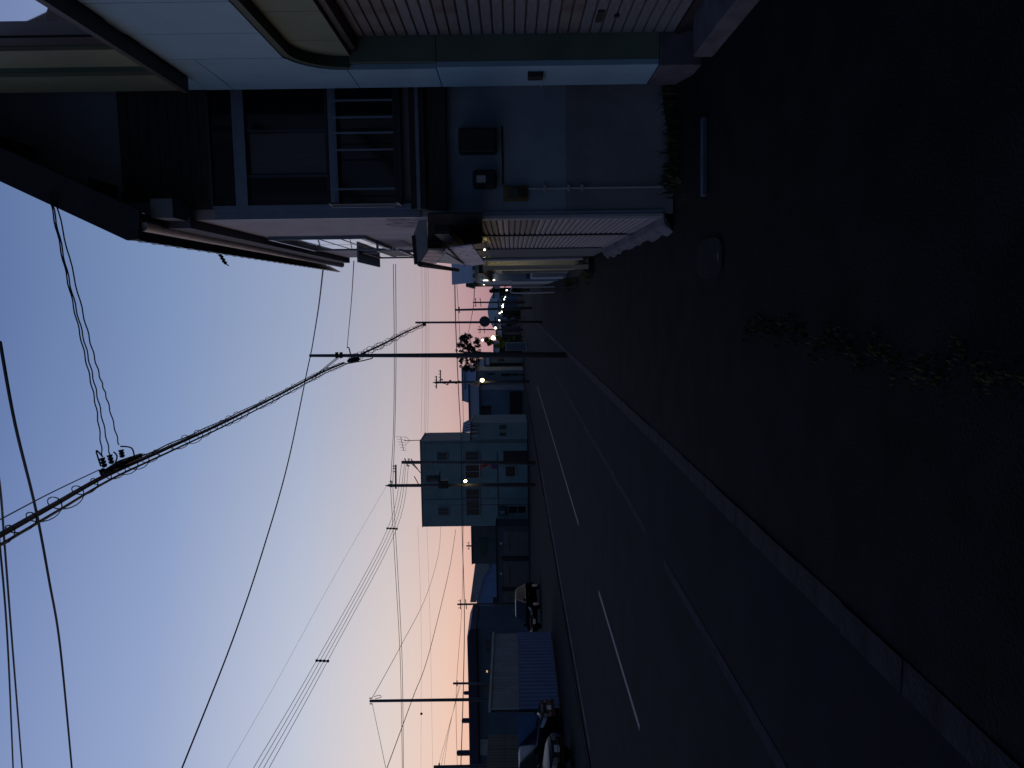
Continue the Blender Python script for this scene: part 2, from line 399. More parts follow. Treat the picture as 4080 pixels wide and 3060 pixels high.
bx('pier', 'blueboard', A, XA, XA + .4, yb - 3, yb - .01, ZB, ZT)
# side wall of the shop toward the gap (far end)
bx('end_wall', 'rendergrey', A, XA + .051, XA + .36, YA0 + .05, YA1 - .004, ZB, 8.9)
# lip of the opening: straight bead then a rounded corner
lip = [Vector((XA + .01, yy, ZF)) for yy in (1.6, 3, 4.5, 5.6, cy)] + [Vector((XA + .01, cy + (R_ - .0) * math.sin(t), 3.01 + (ZF - 3.01) * math.cos(t))) for t in [k * math.pi / 2 / 12 for k in range(1, 13)]]
lm = MB()
for i in range(len(lip) - 1):
    p, q = lip[i], lip[i + 1]
    n_ = Vector((0, -(q.z - p.z), (q.y - p.y))).normalized() * -.055
    if i == 0: pn = n_
    for_a = pn if i else n_
    lm.add([p, q, q + n_, p + for_a, p + Vector((.16, 0, 0)), q + Vector((.16, 0, 0)), q + n_ + Vector((.16, 0, 0)), p + for_a + Vector((.16, 0, 0))],
           [(0, 1, 2, 3), (3, 2, 6, 7), (4, 7, 6, 5), (0, 4, 5, 1), (0, 3, 7, 4), (1, 5, 6, 2)])
    pn = n_
lm.build('opening_lip', 'greenlip', A)
# recessed shutter-box boards with vertical joints
yb = YA0
for wdt in (.42, .62, .62, .62, .62, .62, .62, .62):
    bx('box_board', 'sageboard', A, XA + .10, XA + .14, yb - wdt + G, yb, 2.985, ZF + .2, .003); yb -= wdt
bx('lintel', 'darkmetal', A, XA + .141, XS + .12, YAS, YA0 - .005, 2.93, ZF + .1)
# jamb reveal in two pieces
bx('reveal', 'sagereveal', A, XA + .051, XS + .1, YA0, YA0 + .049, ZB, 2.255)
bx('reveal', 'sagereveal', A, XA + .051, XS + .1, YA0, YA0 + .049, 2.262, 3.2)
# rolling shutter: each slat a piece
shut = bx('roller_shutter', 'darkmetal', A, XS + .035, XS + .06, YAS, YA0 - .012, .2, 3.0)
def slat_mesh(name, m, ln, h, depth=.014):
    mb = MB(); pr = [(0, 0), (-depth * .9, h * .05), (-depth, h * .14), (-depth, h * .80), (-depth * .85, h * .87), (0, h * .93)]
    v = [(x, 0, z) for x, z in pr] + [(x, ln, z) for x, z in pr]; n = len(pr)
    mb.add(v, [(i, i + 1, i + 1 + n, i + n) for i in range(n - 1)] + [tuple(range(n))[::-1], tuple(range(n, 2 * n))]); return mesh_of(mb, name, m)
slA = [slat_mesh('slat', m, YA0 - .02 - YAS, .088) for m in ('slat', 'slat', 'slatrust')]
z = .235; k = 0
while z < 2.93:
    me = slA[0] if k in () else (slA[2] if k in (9, 10, 20, 21, 25, 26, 27, 28) else slA[0])
    inst('slat', me, shut, (XS + .034, YAS + .005, z)); z += .0905; k += 1
bx('bottom_rail', 'darkmetal', shut, XS - .0, XS + .034, YAS, YA0 - .02, .185, .232)
p = atX(2390, 72, XS); bx('mail_slot', 'blackbox', shut, XS + .008, XS + .016, p.y - .12, p.y + .12, p.z - .028, p.z + .028)
p = atX(2457, 70, XS); MB().tube([(XS + .004, p.y, p.z), (XS + .03, p.y, p.z)], .022, 10).build('lock', 'blackbox', shut)
# step, plinth
bx('step', 'concrete', A, XA - .06, XS + .2, YAS - .3, YA0 - .38, 0, .16, .012)
bx('recess_base', 'darkmetal', A, XS + .02, XS + .25, YAS - .3, YA0 - .02, .02, .184)
bx('plinth', 'concrete', A, XA - .015, XA + .34, YA0 - .02, YA1 - .01, 0, ZB - .005, .01)
# ledge above the fascia and the upper storey
bx('ledge', 'darkmetal', A, XA - .13, XA + .0, .5, 6.97, 4.452, 4.50)
bx('upper_board', 'blueboard', A, XA + .004, XA + .05, 6.2, YA1, ZT + .006, 4.66)
bx('pilaster', 'creamboard', A, XA, XA + .3, 6.89, YA1, 4.663, 9.0)
bx('pilaster', 'creamboard', A, XA, XA + .3, 6.2, 6.63, 4.663, 9.0)
bx('stripe', 'greenstripe', A, XA + .035, XA + .3, 6.632, 6.888, 4.505, 9.0)
bx('window_jamb', 'blackbox', A, XA + .03, XA + .3, 6.0, 6.195, 4.5, 8.2); bx('window_jamb', 'framedark', A, XA + .045, XA + .3, 5.70, 5.995, 4.5, 8.2)
up = bx('upper_window', 'framedark', A, XA + .15, XA + .26, 1.0, 5.695, 4.5, 8.2)
for k in range(5):
    MB().prism([(XA + .035, 5.67 - k * .95, 4.55), (XA + .125, 4.79 - k * .95, 4.55), (XA + .125, 4.79 - k * .95, 8.1), (XA + .035, 5.67 - k * .95, 8.1)], (.012, 0, 0)).build('pane', 'glasssky', up)
    bx('mullion', 'framedark', up, XA + .035, XA + .149, 5.67 - k * .95 - .93, 5.67 - k * .95 - .882, 4.5, 8.2)
bx('wall_board', 'creamboard', A, XA, XA + .3, -6, 6.88, 8.21, 9.0)
# small box and cable on the pier
q = atX(2134, 291, XA)
ib = thing('wall_box', 'small black box with a cable on the pale blue pier', 'box', (XA, q.y, q.z))
bx('casing', 'blackbox', ib, XA - .05, XA - .001, q.y - .055, q.y + .055, q.z - .065, q.z + .07, .006)
MB().tube(spline([(XA - .012, q.y + .05, q.z - .06), (XA - .012, q.y + .08, q.z - .09), (XA - .010, q.y + .2, q.z - .075), (XA - .012, YA1 - .01, q.z - .06)], 6), .006, 6).build('cable', 'pipewhite', ib)

# ================================================================== HOUSE B (tiled roof, side wall with window, street shutters)
XB, YB, YB2 = .83, 7.88, 15.1
EZ = 5.17                                   # eave
B = thing('tiled_house', 'grey two storey house with tiled eave, barred side window and street shutters', 'house', (XB, YB, 0))
bx('wall_lower', 'renderdado', B, XB + .0, 7, YB, YB2, 0, 1.08)
bx('wall_middle', 'rendergrey', B, XB + .002, 7, YB + .002, YB2 - .002, 1.08, 2.3)
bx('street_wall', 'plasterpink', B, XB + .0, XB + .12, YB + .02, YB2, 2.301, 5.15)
bx('corner_board', 'frameblue', B, XB - .004, XB + .12, YB - .01, YB + .02, 2.55, 4.62)
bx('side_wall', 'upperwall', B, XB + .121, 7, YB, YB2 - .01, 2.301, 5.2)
# gable triangle
SL = 2.05
MB().prism([(.84, YB + .001, 5.21), (7, YB + .001, 5.21), (7, YB + .001, 11.25), (3.7, YB + .001, 11.25)], (0, .2, 0)).build('gable_wall', 'upperwall', B)
# dark boarding above the side window (boards one by one)
X0, X1, Z0, Z1 = rectY(480, 838, 340, 800, YB)
X0, X1 = 1.02, 3.0
nb = 9; hb = (Z1 - Z0) / nb
for k in range(nb):
    bx('boarding', 'darkboard', B, X0, X1, YB - .022, YB - .001, Z0 + k * hb + .004, Z0 + (k + 1) * hb, .003)
bx('boarding_edge', 'darkboard', B, XB + .1, X0 - .004, YB - .03, YB - .001, Z0 - .3, Z1 - .35)
# side window: frame, transoms, panes
def zY(x, yv=600, Y=YB): return atY(x, yv, Y).z
def xY(yv, xv=1345, Y=YB): return atY(xv, yv, Y).x
win = bx('side_window', 'glassdark', B, XB + .13, 3.0, YB - .012, YB - .001, zY(1590), zY(845))
wx0 = XB + .11
for (za, zb, d, m) in ((zY(845), zY(838), .05, 'framedark'), (zY(985), zY(938), .06, 'frameblue'), (zY(1347), zY(1312), .05, 'frameblue'), (zY(1600), zY(1588), .06, 'framedark')):
    bx('transom', m, win, wx0, 3.0, YB - d, YB - .0125, za, zb)
for yv in (520, 700): bx('mullion', 'framedark', win, xY(yv) - .012, xY(yv) + .012, YB - .03, YB - .0125, zY(1310), zY(988))
bx('curtain', 'curtain', win, xY(690), xY(530), YB - .0128, YB - .0122, zY(1300), zY(1000))
bx('window_jamb', 'frameblue', win, wx0 - .03, wx0 + .018, YB - .055, YB - .002, zY(1640), zY(845))
# projecting grille below the transom
gr = MB().box(wx0, 3.0, YB - .30, YB - .27, zY(1335), zY(1325)).build('window_grille', 'darkmetal', B)
bx('rail', 'darkmetal', gr, wx0, 3.0, YB - .30, YB - .27, zY(1600), zY(1585))
for yv in (430, 495, 555, 620, 770, 838): bx('bar', 'frameblue', gr, xY(yv) - .008, xY(yv) + .008, YB - .29, YB - .275, zY(1586), zY(1336))
for k in range(5): bx('side_bar', 'alu' if k in (1, 3) else 'darkmetal', gr, wx0 - .004, wx0 + .01, YB - .25 + k * .05, YB - .235 + k * .05, zY(1586), zY(1336))
bx('side_rail', 'frameblue', gr, wx0 - .008, wx0 + .014, YB - .27, YB - .004, zY(1335), zY(1325))
bx('side_rail', 'frameblue', gr, wx0 - .008, wx0 + .014, YB - .27, YB - .004, zY(1600), zY(1588))
# dark band between the storeys
bx('band', 'timber', B, XB + .06, 7, YB - .16, YB - .003, zY(1698), zY(1640))
bx('band_flashing', 'frameblue', B, XB + .06, 7, YB - .17, YB - .155, zY(1678), zY(1664))
bx('shade_board', 'darkboard', B, XB + .06, 7, YB - .10, YB - .003, zY(1780), zY(1699))
# low strip of mould on the street wall over the awning
mp0 = [(XB - .002, YB + .05 + k * .12 + random.uniform(-.03, .03), 2.95 + random.uniform(-.09, .10)) for k in range(10)] + [(XB - .002, YB + 1.2 - k * .24 + random.uniform(-.05, .05), 2.60 + random.uniform(-.03, .06)) for k in range(5)]
MB().prism(mp0, (.003, 0, 0)).build('stained_patch', 'mould', B)
# eave: soffit, fascia, gutter, tiles; verge on the side
XE, YE = .74, YB - .58
YEE = 16.0
roof = MB().prism([(XE + .03, YE + .04, EZ + .03), (XE + .03, YEE, EZ + .03), (3.7, YEE, EZ + .03 + SL * 3.07), (3.7, YE + .04, EZ + .03 + SL * 3.07)], (0, 0, .05)).build('roof', 'rooftile', B)
bx('eave_soffit', 'soffit', B, XE + .05, XB + .02, YE + .06, YEE - .04, EZ - .03, EZ + .02)
bx('wall_plate', 'soffit', B, XB - .09, XB + .02, YB - .1, YB2 + .3, EZ - .33, EZ - .031)
bx('fascia', 'timber', B, XE + .02, XE + .05, YE + .02, YEE, EZ - .07, EZ + .03)
gt = MB(); gp = []
for k in range(9):
    a = math.pi * k / 8; gp.append((math.cos(a) * .055, -math.sin(a) * .05))
v = [(XE - .01 + px, YE + .06, EZ - .05 + pz) for px, pz in gp] + [(XE - .01 + px, YEE - .05, EZ - .05 + pz) for px, pz in gp]
gt.add(v, [(i, i + 1, i + 10, i + 9) for i in range(8)] + [tuple(range(9)), tuple(range(9, 18))[::-1]]).build('gutter', 'gutter', B, smooth=True)
tm = MB(); nseg = 8
def tz(u): return -.03 * math.sin(u * math.pi) + (.035 if u > .85 else 0)
for e, dl in enumerate((0, .30)):
    for k in range(nseg + 1):
        u = k / nseg; tm.v.append(Vector((dl * .44 - .15, u * .29, dl * .898 + tz(u) + (.03 if e == 0 else .0))))
    for k in range(nseg + 1):
        u = k / nseg; tm.v.append(Vector((dl * .44 - .15, u * .29, dl * .898 + tz(u) + (.03 if e == 0 else .0) - .045)))
m_ = nseg + 1
tm.f = [(k, k + 1, 2 * m_ + k + 1, 2 * m_ + k) for k in range(nseg)] + [(m_ + k, 3 * m_ + k, 3 * m_ + k + 1, m_ + k + 1) for k in range(nseg)] + [(k, m_ + k, m_ + k + 1, k + 1) for k in range(nseg)] + [(0, 2 * m_, 3 * m_, m_), (m_ - 1, 2 * m_ - 1, 4 * m_ - 1, 3 * m_ - 1)]
tile = mesh_of(tm, 'roof_tile', 'rooftile')
nt_ = int((YEE - YE) / .285)
for r in range(3):
    for k in range(nt_ + 1):
        inst('roof_tile', tile, roof, (XE + .0 + r * .115, YE + .02 + k * .285, EZ + .04 + r * .236))
vb = MB().prism([(XE - .14, YE, EZ - .03), (XE - .15, YE, EZ + .08), (3.7, YE, EZ + .08 + SL * (3.7 - XE + .15)), (3.7, YE, EZ - .45 + SL * (3.7 - XE + .15)), (XE + .12, YE, EZ - .06)], (0, .05, 0)).build('bargeboard', 'timber', B)
MB().prism([(XE + .02, YE + .051, EZ - .1), (3.9, YE + .051, EZ - .1 + SL * 3.14), (3.9, YB + .02, EZ - .1 + SL * 3.14), (XE + .02, YB + .02, EZ - .1)], (0, 0, .05)).build('verge_soffit', 'vergeboard', B)
for k in range(3):
    zz = EZ + .55 + k * .8; xx = XE + (zz - EZ) / SL
    bx('purlin', 'timber', B, xx + .09, xx + .17, YE + .06, YB, zz - .12, zz - .03)
bx('end_box', 'upperwall', B, XB - .02, XB + .16, YB - .42, YB - .02, EZ - .3, EZ - .09)
for yy in (9.9, 12.6): bx('eave_bracket', 'timber', B, XE + .12, XB - .001, yy, yy + .16, EZ - .36, EZ - .031)
# street windows of the upper floor
def street_window(y0, y1, z0, z1, rows, cols, dp=.045):
    f = bx('street_window', 'framedark', B, XB - .02, XB - .001, y0, y1, z0, z1)
    bx('frame_head', 'frameblue', f, XB - dp, XB - .002, y0 - .03, y1 + .03, z1, z1 + .05); bx('frame_sill', 'frameblue', f, XB - dp, XB - .002, y0 - .03, y1 + .03, z0 - .06, z0)
    bx('frame_side', 'frameblue', f, XB - dp, XB - .002, y0 - .03, y0, z0, z1); bx('frame_side', 'frameblue', f, XB - dp, XB - .002, y1, y1 + .03, z0, z1)
    for c_ in range(cols):
        for r_ in range(rows):
            ya, yb_ = y0 + (y1 - y0) * c_ / cols + .03, y0 + (y1 - y0) * (c_ + 1) / cols - .03
            za, zb = z0 + (z1 - z0) * r_ / rows + .02, z0 + (z1 - z0) * (r_ + 1) / rows - .02
            bx('pane', 'glasssky', f, XB - .03, XB - .021, ya, yb_, za, zb)
    return f
wa = street_window(10.05, 12.3, 3.58, 4.72, 4, 2)
gl = bx('balustrade', 'frameblue', B, XB - .15, XB - .12, 10.9, 12.5, 3.5, 3.53)
bx('rail', 'frameblue', gl, XB - .15, XB - .12, 10.9, 12.5, 3.18, 3.21)
for k in range(22): bx('baluster', 'frameblue', gl, XB - .142, XB - .128, 10.92 + k * .07, 10.945 + k * .07, 3.211, 3.499)
for yy in (10.9, 12.46): bx('rail_arm', 'frameblue', gl, XB - .119, XB - .002, yy, yy + .03, 3.5, 3.53)
wb = street_window(13.1, 14.8, 3.2, 4.1, 3, 2)
hd = bx('window_hood', 'frameblue', B, XB - .2, XB - .002, 12.9, 15.0, 4.17, 4.2)
# ground-floor front: shutters, posts, header, sill
bx('shutter_header', 'darkmetal', B, XB - .03, XB - .001, YB + .02, 15.0, 2.02, 2.3)
bx('corner_post', 'rendergrey', B, XB + .0, XB + .035, YB - .02, YB - .003, .1, 2.02); bx('corner_trim', 'pipewhite', B, XB - .03, XB - .001, YB - .035, YB - .003, .1, 2.02)
bx('corner_post_side', 'frameblue', B, XB - .036, XB - .004, YB - .0, YB + .1, .08, 2.02)
def street_shutter(y0, y1, pale):
    s_ = bx('street_shutter', 'darkmetal', B, XB - .012, XB - .002, y0, y1, .1, 2.02)
    mp_ = slat_mesh('slat', 'slatpale', y1 - y0 - .02, .052, .02); mr_ = slat_mesh('slat', 'slatrust', y1 - y0 - .02, .050, .02)
    z = .19; k = 0
    while z < 1.97:
        inst('slat', mr_ if (k > 24 or (not pale and 17 < k < 23)) else mp_, s_, (XB - .0125, y0 + .01, z)); z += .064; k += 1
    bx('bottom_rail', 'slatpale', s_, XB - .04, XB - .0122, y0 + .01, y1 - .01, .12, .185)
    return s_
street_shutter(YB + .10, 9.84, False)
bx('shutter_post', 'darkmetal', B, XB - .05, XB - .003, 9.845, 9.92, .08, 2.02)
s2 = street_shutter(9.925, 12.5, True)
bx('front_panel', 'garagewall', B, XB - .05, XB - .003, 12.51, 14.85, .06, 2.02)
MB().tube([(XB - .08, 14.95, .25), (XB - .08, 14.95, 2.9)], .035, 8).build('downpipe', 'pipewhite', B)
# broken concrete sill along the shutters
sl = MB(); xs = []
for k in range(19):
    yy = YB - .02 + k * .29; sl.v += [Vector((XB + .02, yy, .11)), Vector((XB - .10 - random.uniform(0, .04), yy, .085)), Vector((XB - .16 - random.uniform(.0, .07), yy, -.01))]
for k in range(18): sl.f += [(3 * k, 3 * k + 3, 3 * k + 4, 3 * k + 1), (3 * k + 1, 3 * k + 4, 3 * k + 5, 3 * k + 2)]
sl.f.append((0, 1, 2)); sl.build('sill_concrete', 'concrete', B)
# wall furniture on the side wall: meters, pipe
def wallthing(name, label, cat, x0, x1, y0, y1): 
    X0, X1, Z0, Z1 = rectY(x0, x1, y0, y1, YB); t = thing(name, label, cat, ((X0 + X1) / 2, YB, Z0)); return t, X0, X1, Z0, Z1
t, X0, X1, Z0, Z1 = wallthing('meter_cabinet', 'large black meter cabinet high on the grey side wall', 'meter', 1830, 1978, 522, 620)
bx('casing', 'blackbox', t, X0, X1, YB - .17, YB - .002, Z0, Z1, .02); bx('door', 'blackbox', t, X0 + .02, X1 - .02, YB - .178, YB - .171, Z0 + .02, Z1 - .02)
bx('back_board', 'rendergrey', t, X0 - .03, X1 + .04, YB - .012, YB - .0015, Z0 - .05, Z1 + .02)
t, X0, X1, Z0, Z1 = wallthing('electric_meter', 'black meter with a pale dial window on the side wall', 'meter', 1885, 1978, 683, 755)
bx('casing', 'blackbox', t, X0, X1, YB - .13, YB - .002, Z0, Z1, .03)
bx('dial', 'meterface', t, X0 + .05, X1 - .06, YB - .137, YB - .131, Z1 - .13, Z1 - .04)
bx('cover', 'blackbox', t, X0 + .02, X1 - .02, YB - .15, YB - .131, Z0 + .01, Z0 + .09, .01)
t, X0, X1, Z0, Z1 = wallthing('gas_meter', 'dark green meter on a brown wooden board near the corner', 'meter', 2005, 2103, 742, 803)
bx('board', 'meterwood', t, X0, X1, YB - .03, YB - .002, Z0, Z1, .004)
MB().tube([((X0 + X1) / 2, YB - .031, (Z0 + Z1) / 2 + .02), ((X0 + X1) / 2, YB - .10, (Z0 + Z1) / 2 + .02)], .052, 16).build('drum', 'metergreen', t)
bx('dial', 'blackbox', t, (X0 + X1) / 2 - .04, (X0 + X1) / 2 + .04, YB - .09, YB - .031, Z0 + .02, Z0 + .08)
xp = atY(2300, 750, YB).x
t = thing('wall_conduit', 'thin pale conduit with clips running down the side wall', 'pipe', (xp, YB, .1))
MB().tube([(xp, YB - .03, .1), (xp, YB - .03, atY(2105, 750, YB).z)], .012, 8).build('pipe', 'pipewhite', t)
for xv in (2170, 2265, 2318): bx('clip', 'pipewhite', t, xp - .03, xp + .03, YB - .048, YB - .002, atY(xv, 750, YB).z - .013, atY(xv, 750, YB).z + .013)
xq = atY(2002, 610, YB)
t = MB().tube([(xY(505, 2003), YB - .012, xq.z), (xY(735, 2003), YB - .012, xq.z)], .008, 6).build('meter_cable', 'blackbox'); tag(t, 'thin black cable running across the wall under the meters', 'cable')
an = thing('yagi_antenna', 'small spiky aerial sticking up behind the tiled eave', 'antenna', (.7, 11.2, EZ + .2))
p, q = atX(873, 1000, .72), atX(897, 1052, .72); yv = p.y; p = atY(860, 985, 10.4); q = atY(899, 1052, 10.4)
MB().tube([p, q], .018, 6).build('boom', 'wire', an)
for k in range(5):
    c = p.lerp(q, .25 + k * .18); MB().tube([c + Vector((-.03, -.05, -.06)), c + Vector((.03, .05, .06))], .008, 5).build('element', 'wire', an)

# ------------------------------------------------------------------ awning, fabric sign, added lamp for the shutter glints
aw = thing('shop_awning', 'dark shallow awning with a pale end panel over the street shutters', 'awning', (XB, 8.2, 2.4))
YW_ = 8.25
pp = [atY(1693, 830, YW_), atY(1668, 878, YW_), atY(1645, 942, YW_), atY(1656, 1052, YW_), atY(1668, 1052, YW_), atY(1704, 1000, YW_)]
MB().prism(pp, (0, .05, 0)).build('end_panel', 'awningend', aw)
MB().prism([atY(1640, 938, YW_ - .01), atY(1653, 938, YW_ - .01), atY(1662, 1053, YW_ - .01), atY(1650, 1053, YW_ - .01)], (0, .08, 0)).build('end_trim', 'darkmetal', aw)
xo = pp[4].x; zo = pp[4].z
yy_ = [996, 1010, 1024, 1038, 1052]
for k in range(4):
    f0, f1 = (yy_[k] - 996) / 56, (yy_[k + 1] - 1.2 - 996) / 56
    MB().prism([atX(1704 - 40 * f0, yy_[k], .60), atX(1776 - 38 * f0, yy_[k], .60), atX(1776 - 38 * f1, yy_[k + 1] - 1.2, .60), atX(1704 - 40 * f1, yy_[k + 1] - 1.2, .60)], (.02, 0, 0)).build('fascia_board', 'horizonboard', aw)  # boards coloured peach to stand for the horizon mirrored in metal siding
MB().tube([atX(1690, 1000, .63), atX(1665, 1050, .63)], .02, 5).build('fascia_rail', 'darkmetal', aw)
MB().tube([(xo, YW_, zo - .01), (xo + .12, 13.4, zo - .07)], .03, 6).build('front_gutter', 'darkmetal', aw)
bx('valance', 'timber', aw, XB - .14, XB - .04, YW_ + .05, 11.2, 2.30, zo - .17)
MB().prism([atX(*p, .785) for p in ((1704, 852), (1704, 995), (1790, 990), (1885, 975), (1922, 968), (1922, 852))], (.012, 0, 0)).build('back_board', 'vergeboard', aw)
fs = thing('fabric_sign', 'pale pinkish cloth sign with faded rows of print hung under the awning', 'sign', (.52, 9, 1.9))
pl = [atX(x, y, .50) for x, y in ((1790, 991), (1880, 978), (1904, 1010), (1934, 1052), (1892, 1058), (1848, 1056))]
MB().prism(pl, (.012, 0, 0)).build('cloth', 'signfabric', fs)
MB().tube([pl[0], pl[5]], .018, 6).build('batten', 'darkmetal', fs)
tri = MB().prism([atX(1742, 1046, .47), atX(1776, 1009, .47), atX(1852, 1056, .47)], (.015, 0, 0)).build('side_flap', 'awningend', fs)
lb = thing('added_glint_lamp', 'small warm lamp added under the awning to put glints on the second shutter', 'lamp', (.70, 11.2, 2.05))  # invented fixture, put in to give the shutter slats warm glints
MB().ball((.70, 11.2, 2.02), .012, 10, 8).build('added_bulb', 'lampglow', lb); MB().tube([(.70, 11.2, 2.035), (.70, 11.2, 2.30)], .012, 6).build('stem', 'darkmetal', lb)
def point(name, loc, e, colr, parent, size=.02):
    l_ = bpy.data.objects.new(name, bpy.data.lights.new(name, 'POINT')); COL.objects.link(l_); l_.data.energy = e; l_.data.color = colr; l_.data.shadow_soft_size = size
    l_.parent = parent; l_.location = Vector(loc) - parent_world(parent); return l_
point('added_glint_light', (.70, 11.2, 1.985), .22, (1, .7, .3), lb)  # added source for the gold glints on the top slats

# ================================================================== FURTHER SHOPS ON THE RIGHT
# low lit shop just past the tiled house
C1 = thing('lit_shop', 'low shop with a lamp-lit pale entrance just past the tiled house', 'building', (1.1, 15.8, 0))
bx('wall', 'litwall', C1, .78, 7, 18.6, 24, 0, 2.2); bx('roof', 'darkmetal', C1, .5, 7.2, 15.4, 24.2, 2.203, 2.28)
bx('side_wall', 'litwall', C1, 1.2, 7, 15.2, 18.59, 0, 2.2)
dr = bx('door', 'framedark', C1, .71, .778, 18.75, 20.6, .05, 1.85)
bx('pane', 'glassdark', dr, .695, .709, 18.85, 19.6, .2, 1.75); bx('pane', 'glassdark', dr, .695, .709, 19.7, 20.5, .2, 1.75)
bx('door_frame', 'litwall', C1, .66, .779, 18.62, 18.745, .05, 2.0); bx('door_frame', 'litwall', C1, .66, .779, 20.61, 20.75, .05, 2.0)
bx('door_head', 'litwall', C1, .66, .779, 18.746, 20.609, 1.855, 2.0)
bx('counter', 'rendergrey', C1, .56, .778, 21.2, 23.4, .0, 1.05); bx('threshold', 'kerbstone', C1, .5, .779, 15.3, 21.0, .0, .1)
bx('noticeboard', 'plateW', C1, .73, .778, 22.0, 22.9, 1.2, 1.7)
bx('post', 'litwall', C1, .56, .64, 15.35, 15.43, 0, 2.2)
pl_ = MB().tube([(1.0, 16.6, 2.14), (1.0, 17.8, 2.14)], .03, 8).build('strip_lamp', 'tubewhite', C1)
point('strip_light', (1.0, 17.6, 1.95), 6, (1, .9, .62), C1, .02)
# white shop with a blue lean-to roof
C2 = thing('white_shop', 'small whitish shop with a blue metal roof and a lit tube lamp', 'building', (.6, 27, 0))
Y2 = 27.0
X0, X1, Z0, Z1 = rectY(1890, 2086, 1062, 1119, Y2)
bx('wall', 'wallE', C2, X0, 5.5, Y2, 34, 0, Z1 - .02)
rf = MB().prism([(X0 - .05, Y2 - .1, Z1 - .01), (5.6, Y2 - .1, Z1 - .01), (5.6, Y2 + 3.4, Z1 + 1.0), (X0 - .05, Y2 + 3.4, Z1 + 1.0)], (0, 0, .05)).build('roof', 'roofblue', C2)
for k in range(9): bx('eave_tile', 'roofblue' if k % 2 else 'plateW', C2, X0 + k * .13, X0 + .11 + k * .13, Y2 - .16, Y2 - .101, Z1 - .03, Z1 + .06)
for (x0, x1, y0, y1, m) in ((1925, 1965, 1068, 1110, 'glasssoft'), (2010, 2075, 1075, 1095, 'framedark')):
    a0, a1, b0, b1 = rectY(x0, x1, y0, y1, Y2); f = bx('window', 'frameblue', C2, a0, a1, Y2 - .04, Y2 - .001, b0, b1); bx('pane', m, f, a0 + .03, a1 - .03, Y2 - .05, Y2 - .041, b0 + .03, b1 - .03)
bx('lower_panel', 'garagewall', C2, X0 + .05, X1 + .5, Y2 - .03, Y2 - .002, .3, 1.1); bx('post', 'wallE', C2, X0 - .04, X0 + .06, Y2 - .3, Y2 - .2, 0, 1.6)
a0, a1, b0, b1 = rectY(1926, 1972, 1112, 1117, Y2 - .2)
tl = MB().tube([(a0, Y2 - .2, b0), (a0, Y2 - .2, b1)], .014, 8).build('tube_lamp', 'tubewhite', C2); point('tube_light', (a0 + .002, Y2 - .17, (b0 + b1) / 2), .8, (1, .93, .75), C2)
# dark gable board of the next building
C3 = thing('dark_shop', 'dark narrow shop front standing beyond the white shop', 'building', (.3, 35, 0))
a0, a1, b0, b1 = rectY(1857, 1940, 1121, 1142, 35)
bx('sign_board', 'darkboard', C3, a0, a1 + .05, 35, 35.3, b0, b1); bx('wall', 'fardark', C3, a0 + .1, 5, 35.31, 42, 0, b1 - .1)
bx('roof', 'roofnavy', C3, a0, 5.2, 35.305, 42.2, b1 - .09, b1 + .03); bx('shop_window', 'glasssoft', C3, a0 + .2, a1 + .4, 35.26, 35.308, .6, 1.9)
p = atY(1928, 1130, 34.9); MB().ball(p, .06, 8, 6).build('lamp', 'lampwhite', C3)
# white bent handrail in front
hr = thing('white_handrail', 'thin white curved handrail by the far kerb of the right hand shops', 'railing', (.3, 29, 0))
MB().tube(spline([atY(2030, 1122, 29), atY(2036, 1132, 29), atY(2040, 1145, 29), atY(2047, 1167, 29), (atY(2047, 1167, 29).x, 29, 0)], 6), .028, 6).build('rail', 'plateW', hr)
q_ = atY(2040, 1145, 29); MB().tube([q_, (q_.x, 29, 0)], .02, 6).build('post', 'plateW', hr)

# ================================================================== BUILDINGS BEYOND (street end and left)
def house(name, label, cat, x0, x1, y0, y1, Y, depth, wall, roofm, group=None, rise=1.2, over=.4, windows=(), ridge_along='x', gab=True):
    """a house whose front fills the photo box x0..x1 (wall head..ground) and y0..y1 at the distance Y"""
    X0, X1, Z0, Z1 = rectY(x0, x1, y0, y1, Y); Z0 = -.05
    t = thing(name, label, cat, ((X0 + X1) / 2, Y, 0), group)
    bx('wall', wall, t, X0, X1, Y, Y + depth, Z0, Z1)
    if ridge_along == 'x':
        prof = [(X0 - over, Y - over, Z1 + .005), (X0 - over, Y + depth + over, Z1 + .005), (X0 - over, Y + depth / 2, Z1 + rise)]
        r = MB().prism(prof, (X1 - X0 + 2 * over, 0, 0)).build('roof', roofm, t)
        n = int((X1 - X0 + 2 * over) / .6)
        MB().box(X0 - over, X1 + over, Y + depth / 2 - .12, Y + depth / 2 + .12, Z1 + rise - .08, Z1 + rise + .12).build('ridge', roofm, r)
    elif ridge_along == 'y':
        prof = [(X0 - over, Y - over, Z1 + .005), (X1 + over, Y - over, Z1 + .005), ((X0 + X1) / 2, Y - over, Z1 + rise)]
        r = MB().prism(prof, (0, depth + 2 * over, 0)).build('roof', roofm, t)
    else:
        r = bx('roof', roofm, t, X0 - over, X1 + over, Y - over, Y + depth + over, Z1 + .003, Z1 + .14)
    for (a, b, c, d, m, fm) in windows:
        a0, a1, b0, b1 = rectY(a, b, c, d, Y)
        f = bx('window', fm, t, a0, a1, Y - .05, Y - .002, b0, b1)
        w_ = min(.06, (a1 - a0) * .12)
        nn = 2 if (a1 - a0) > 1.0 and (b1 - b0) < 2.2 else 1
        for k in range(nn):
            u0 = a0 + w_ + (a1 - a0 - w_) / nn * k; u1 = u0 + (a1 - a0 - w_) / nn - w_
            bx('pane', m, f, u0, u1, Y - .06, Y - .051, b0 + w_, b1 - w_)
    return t
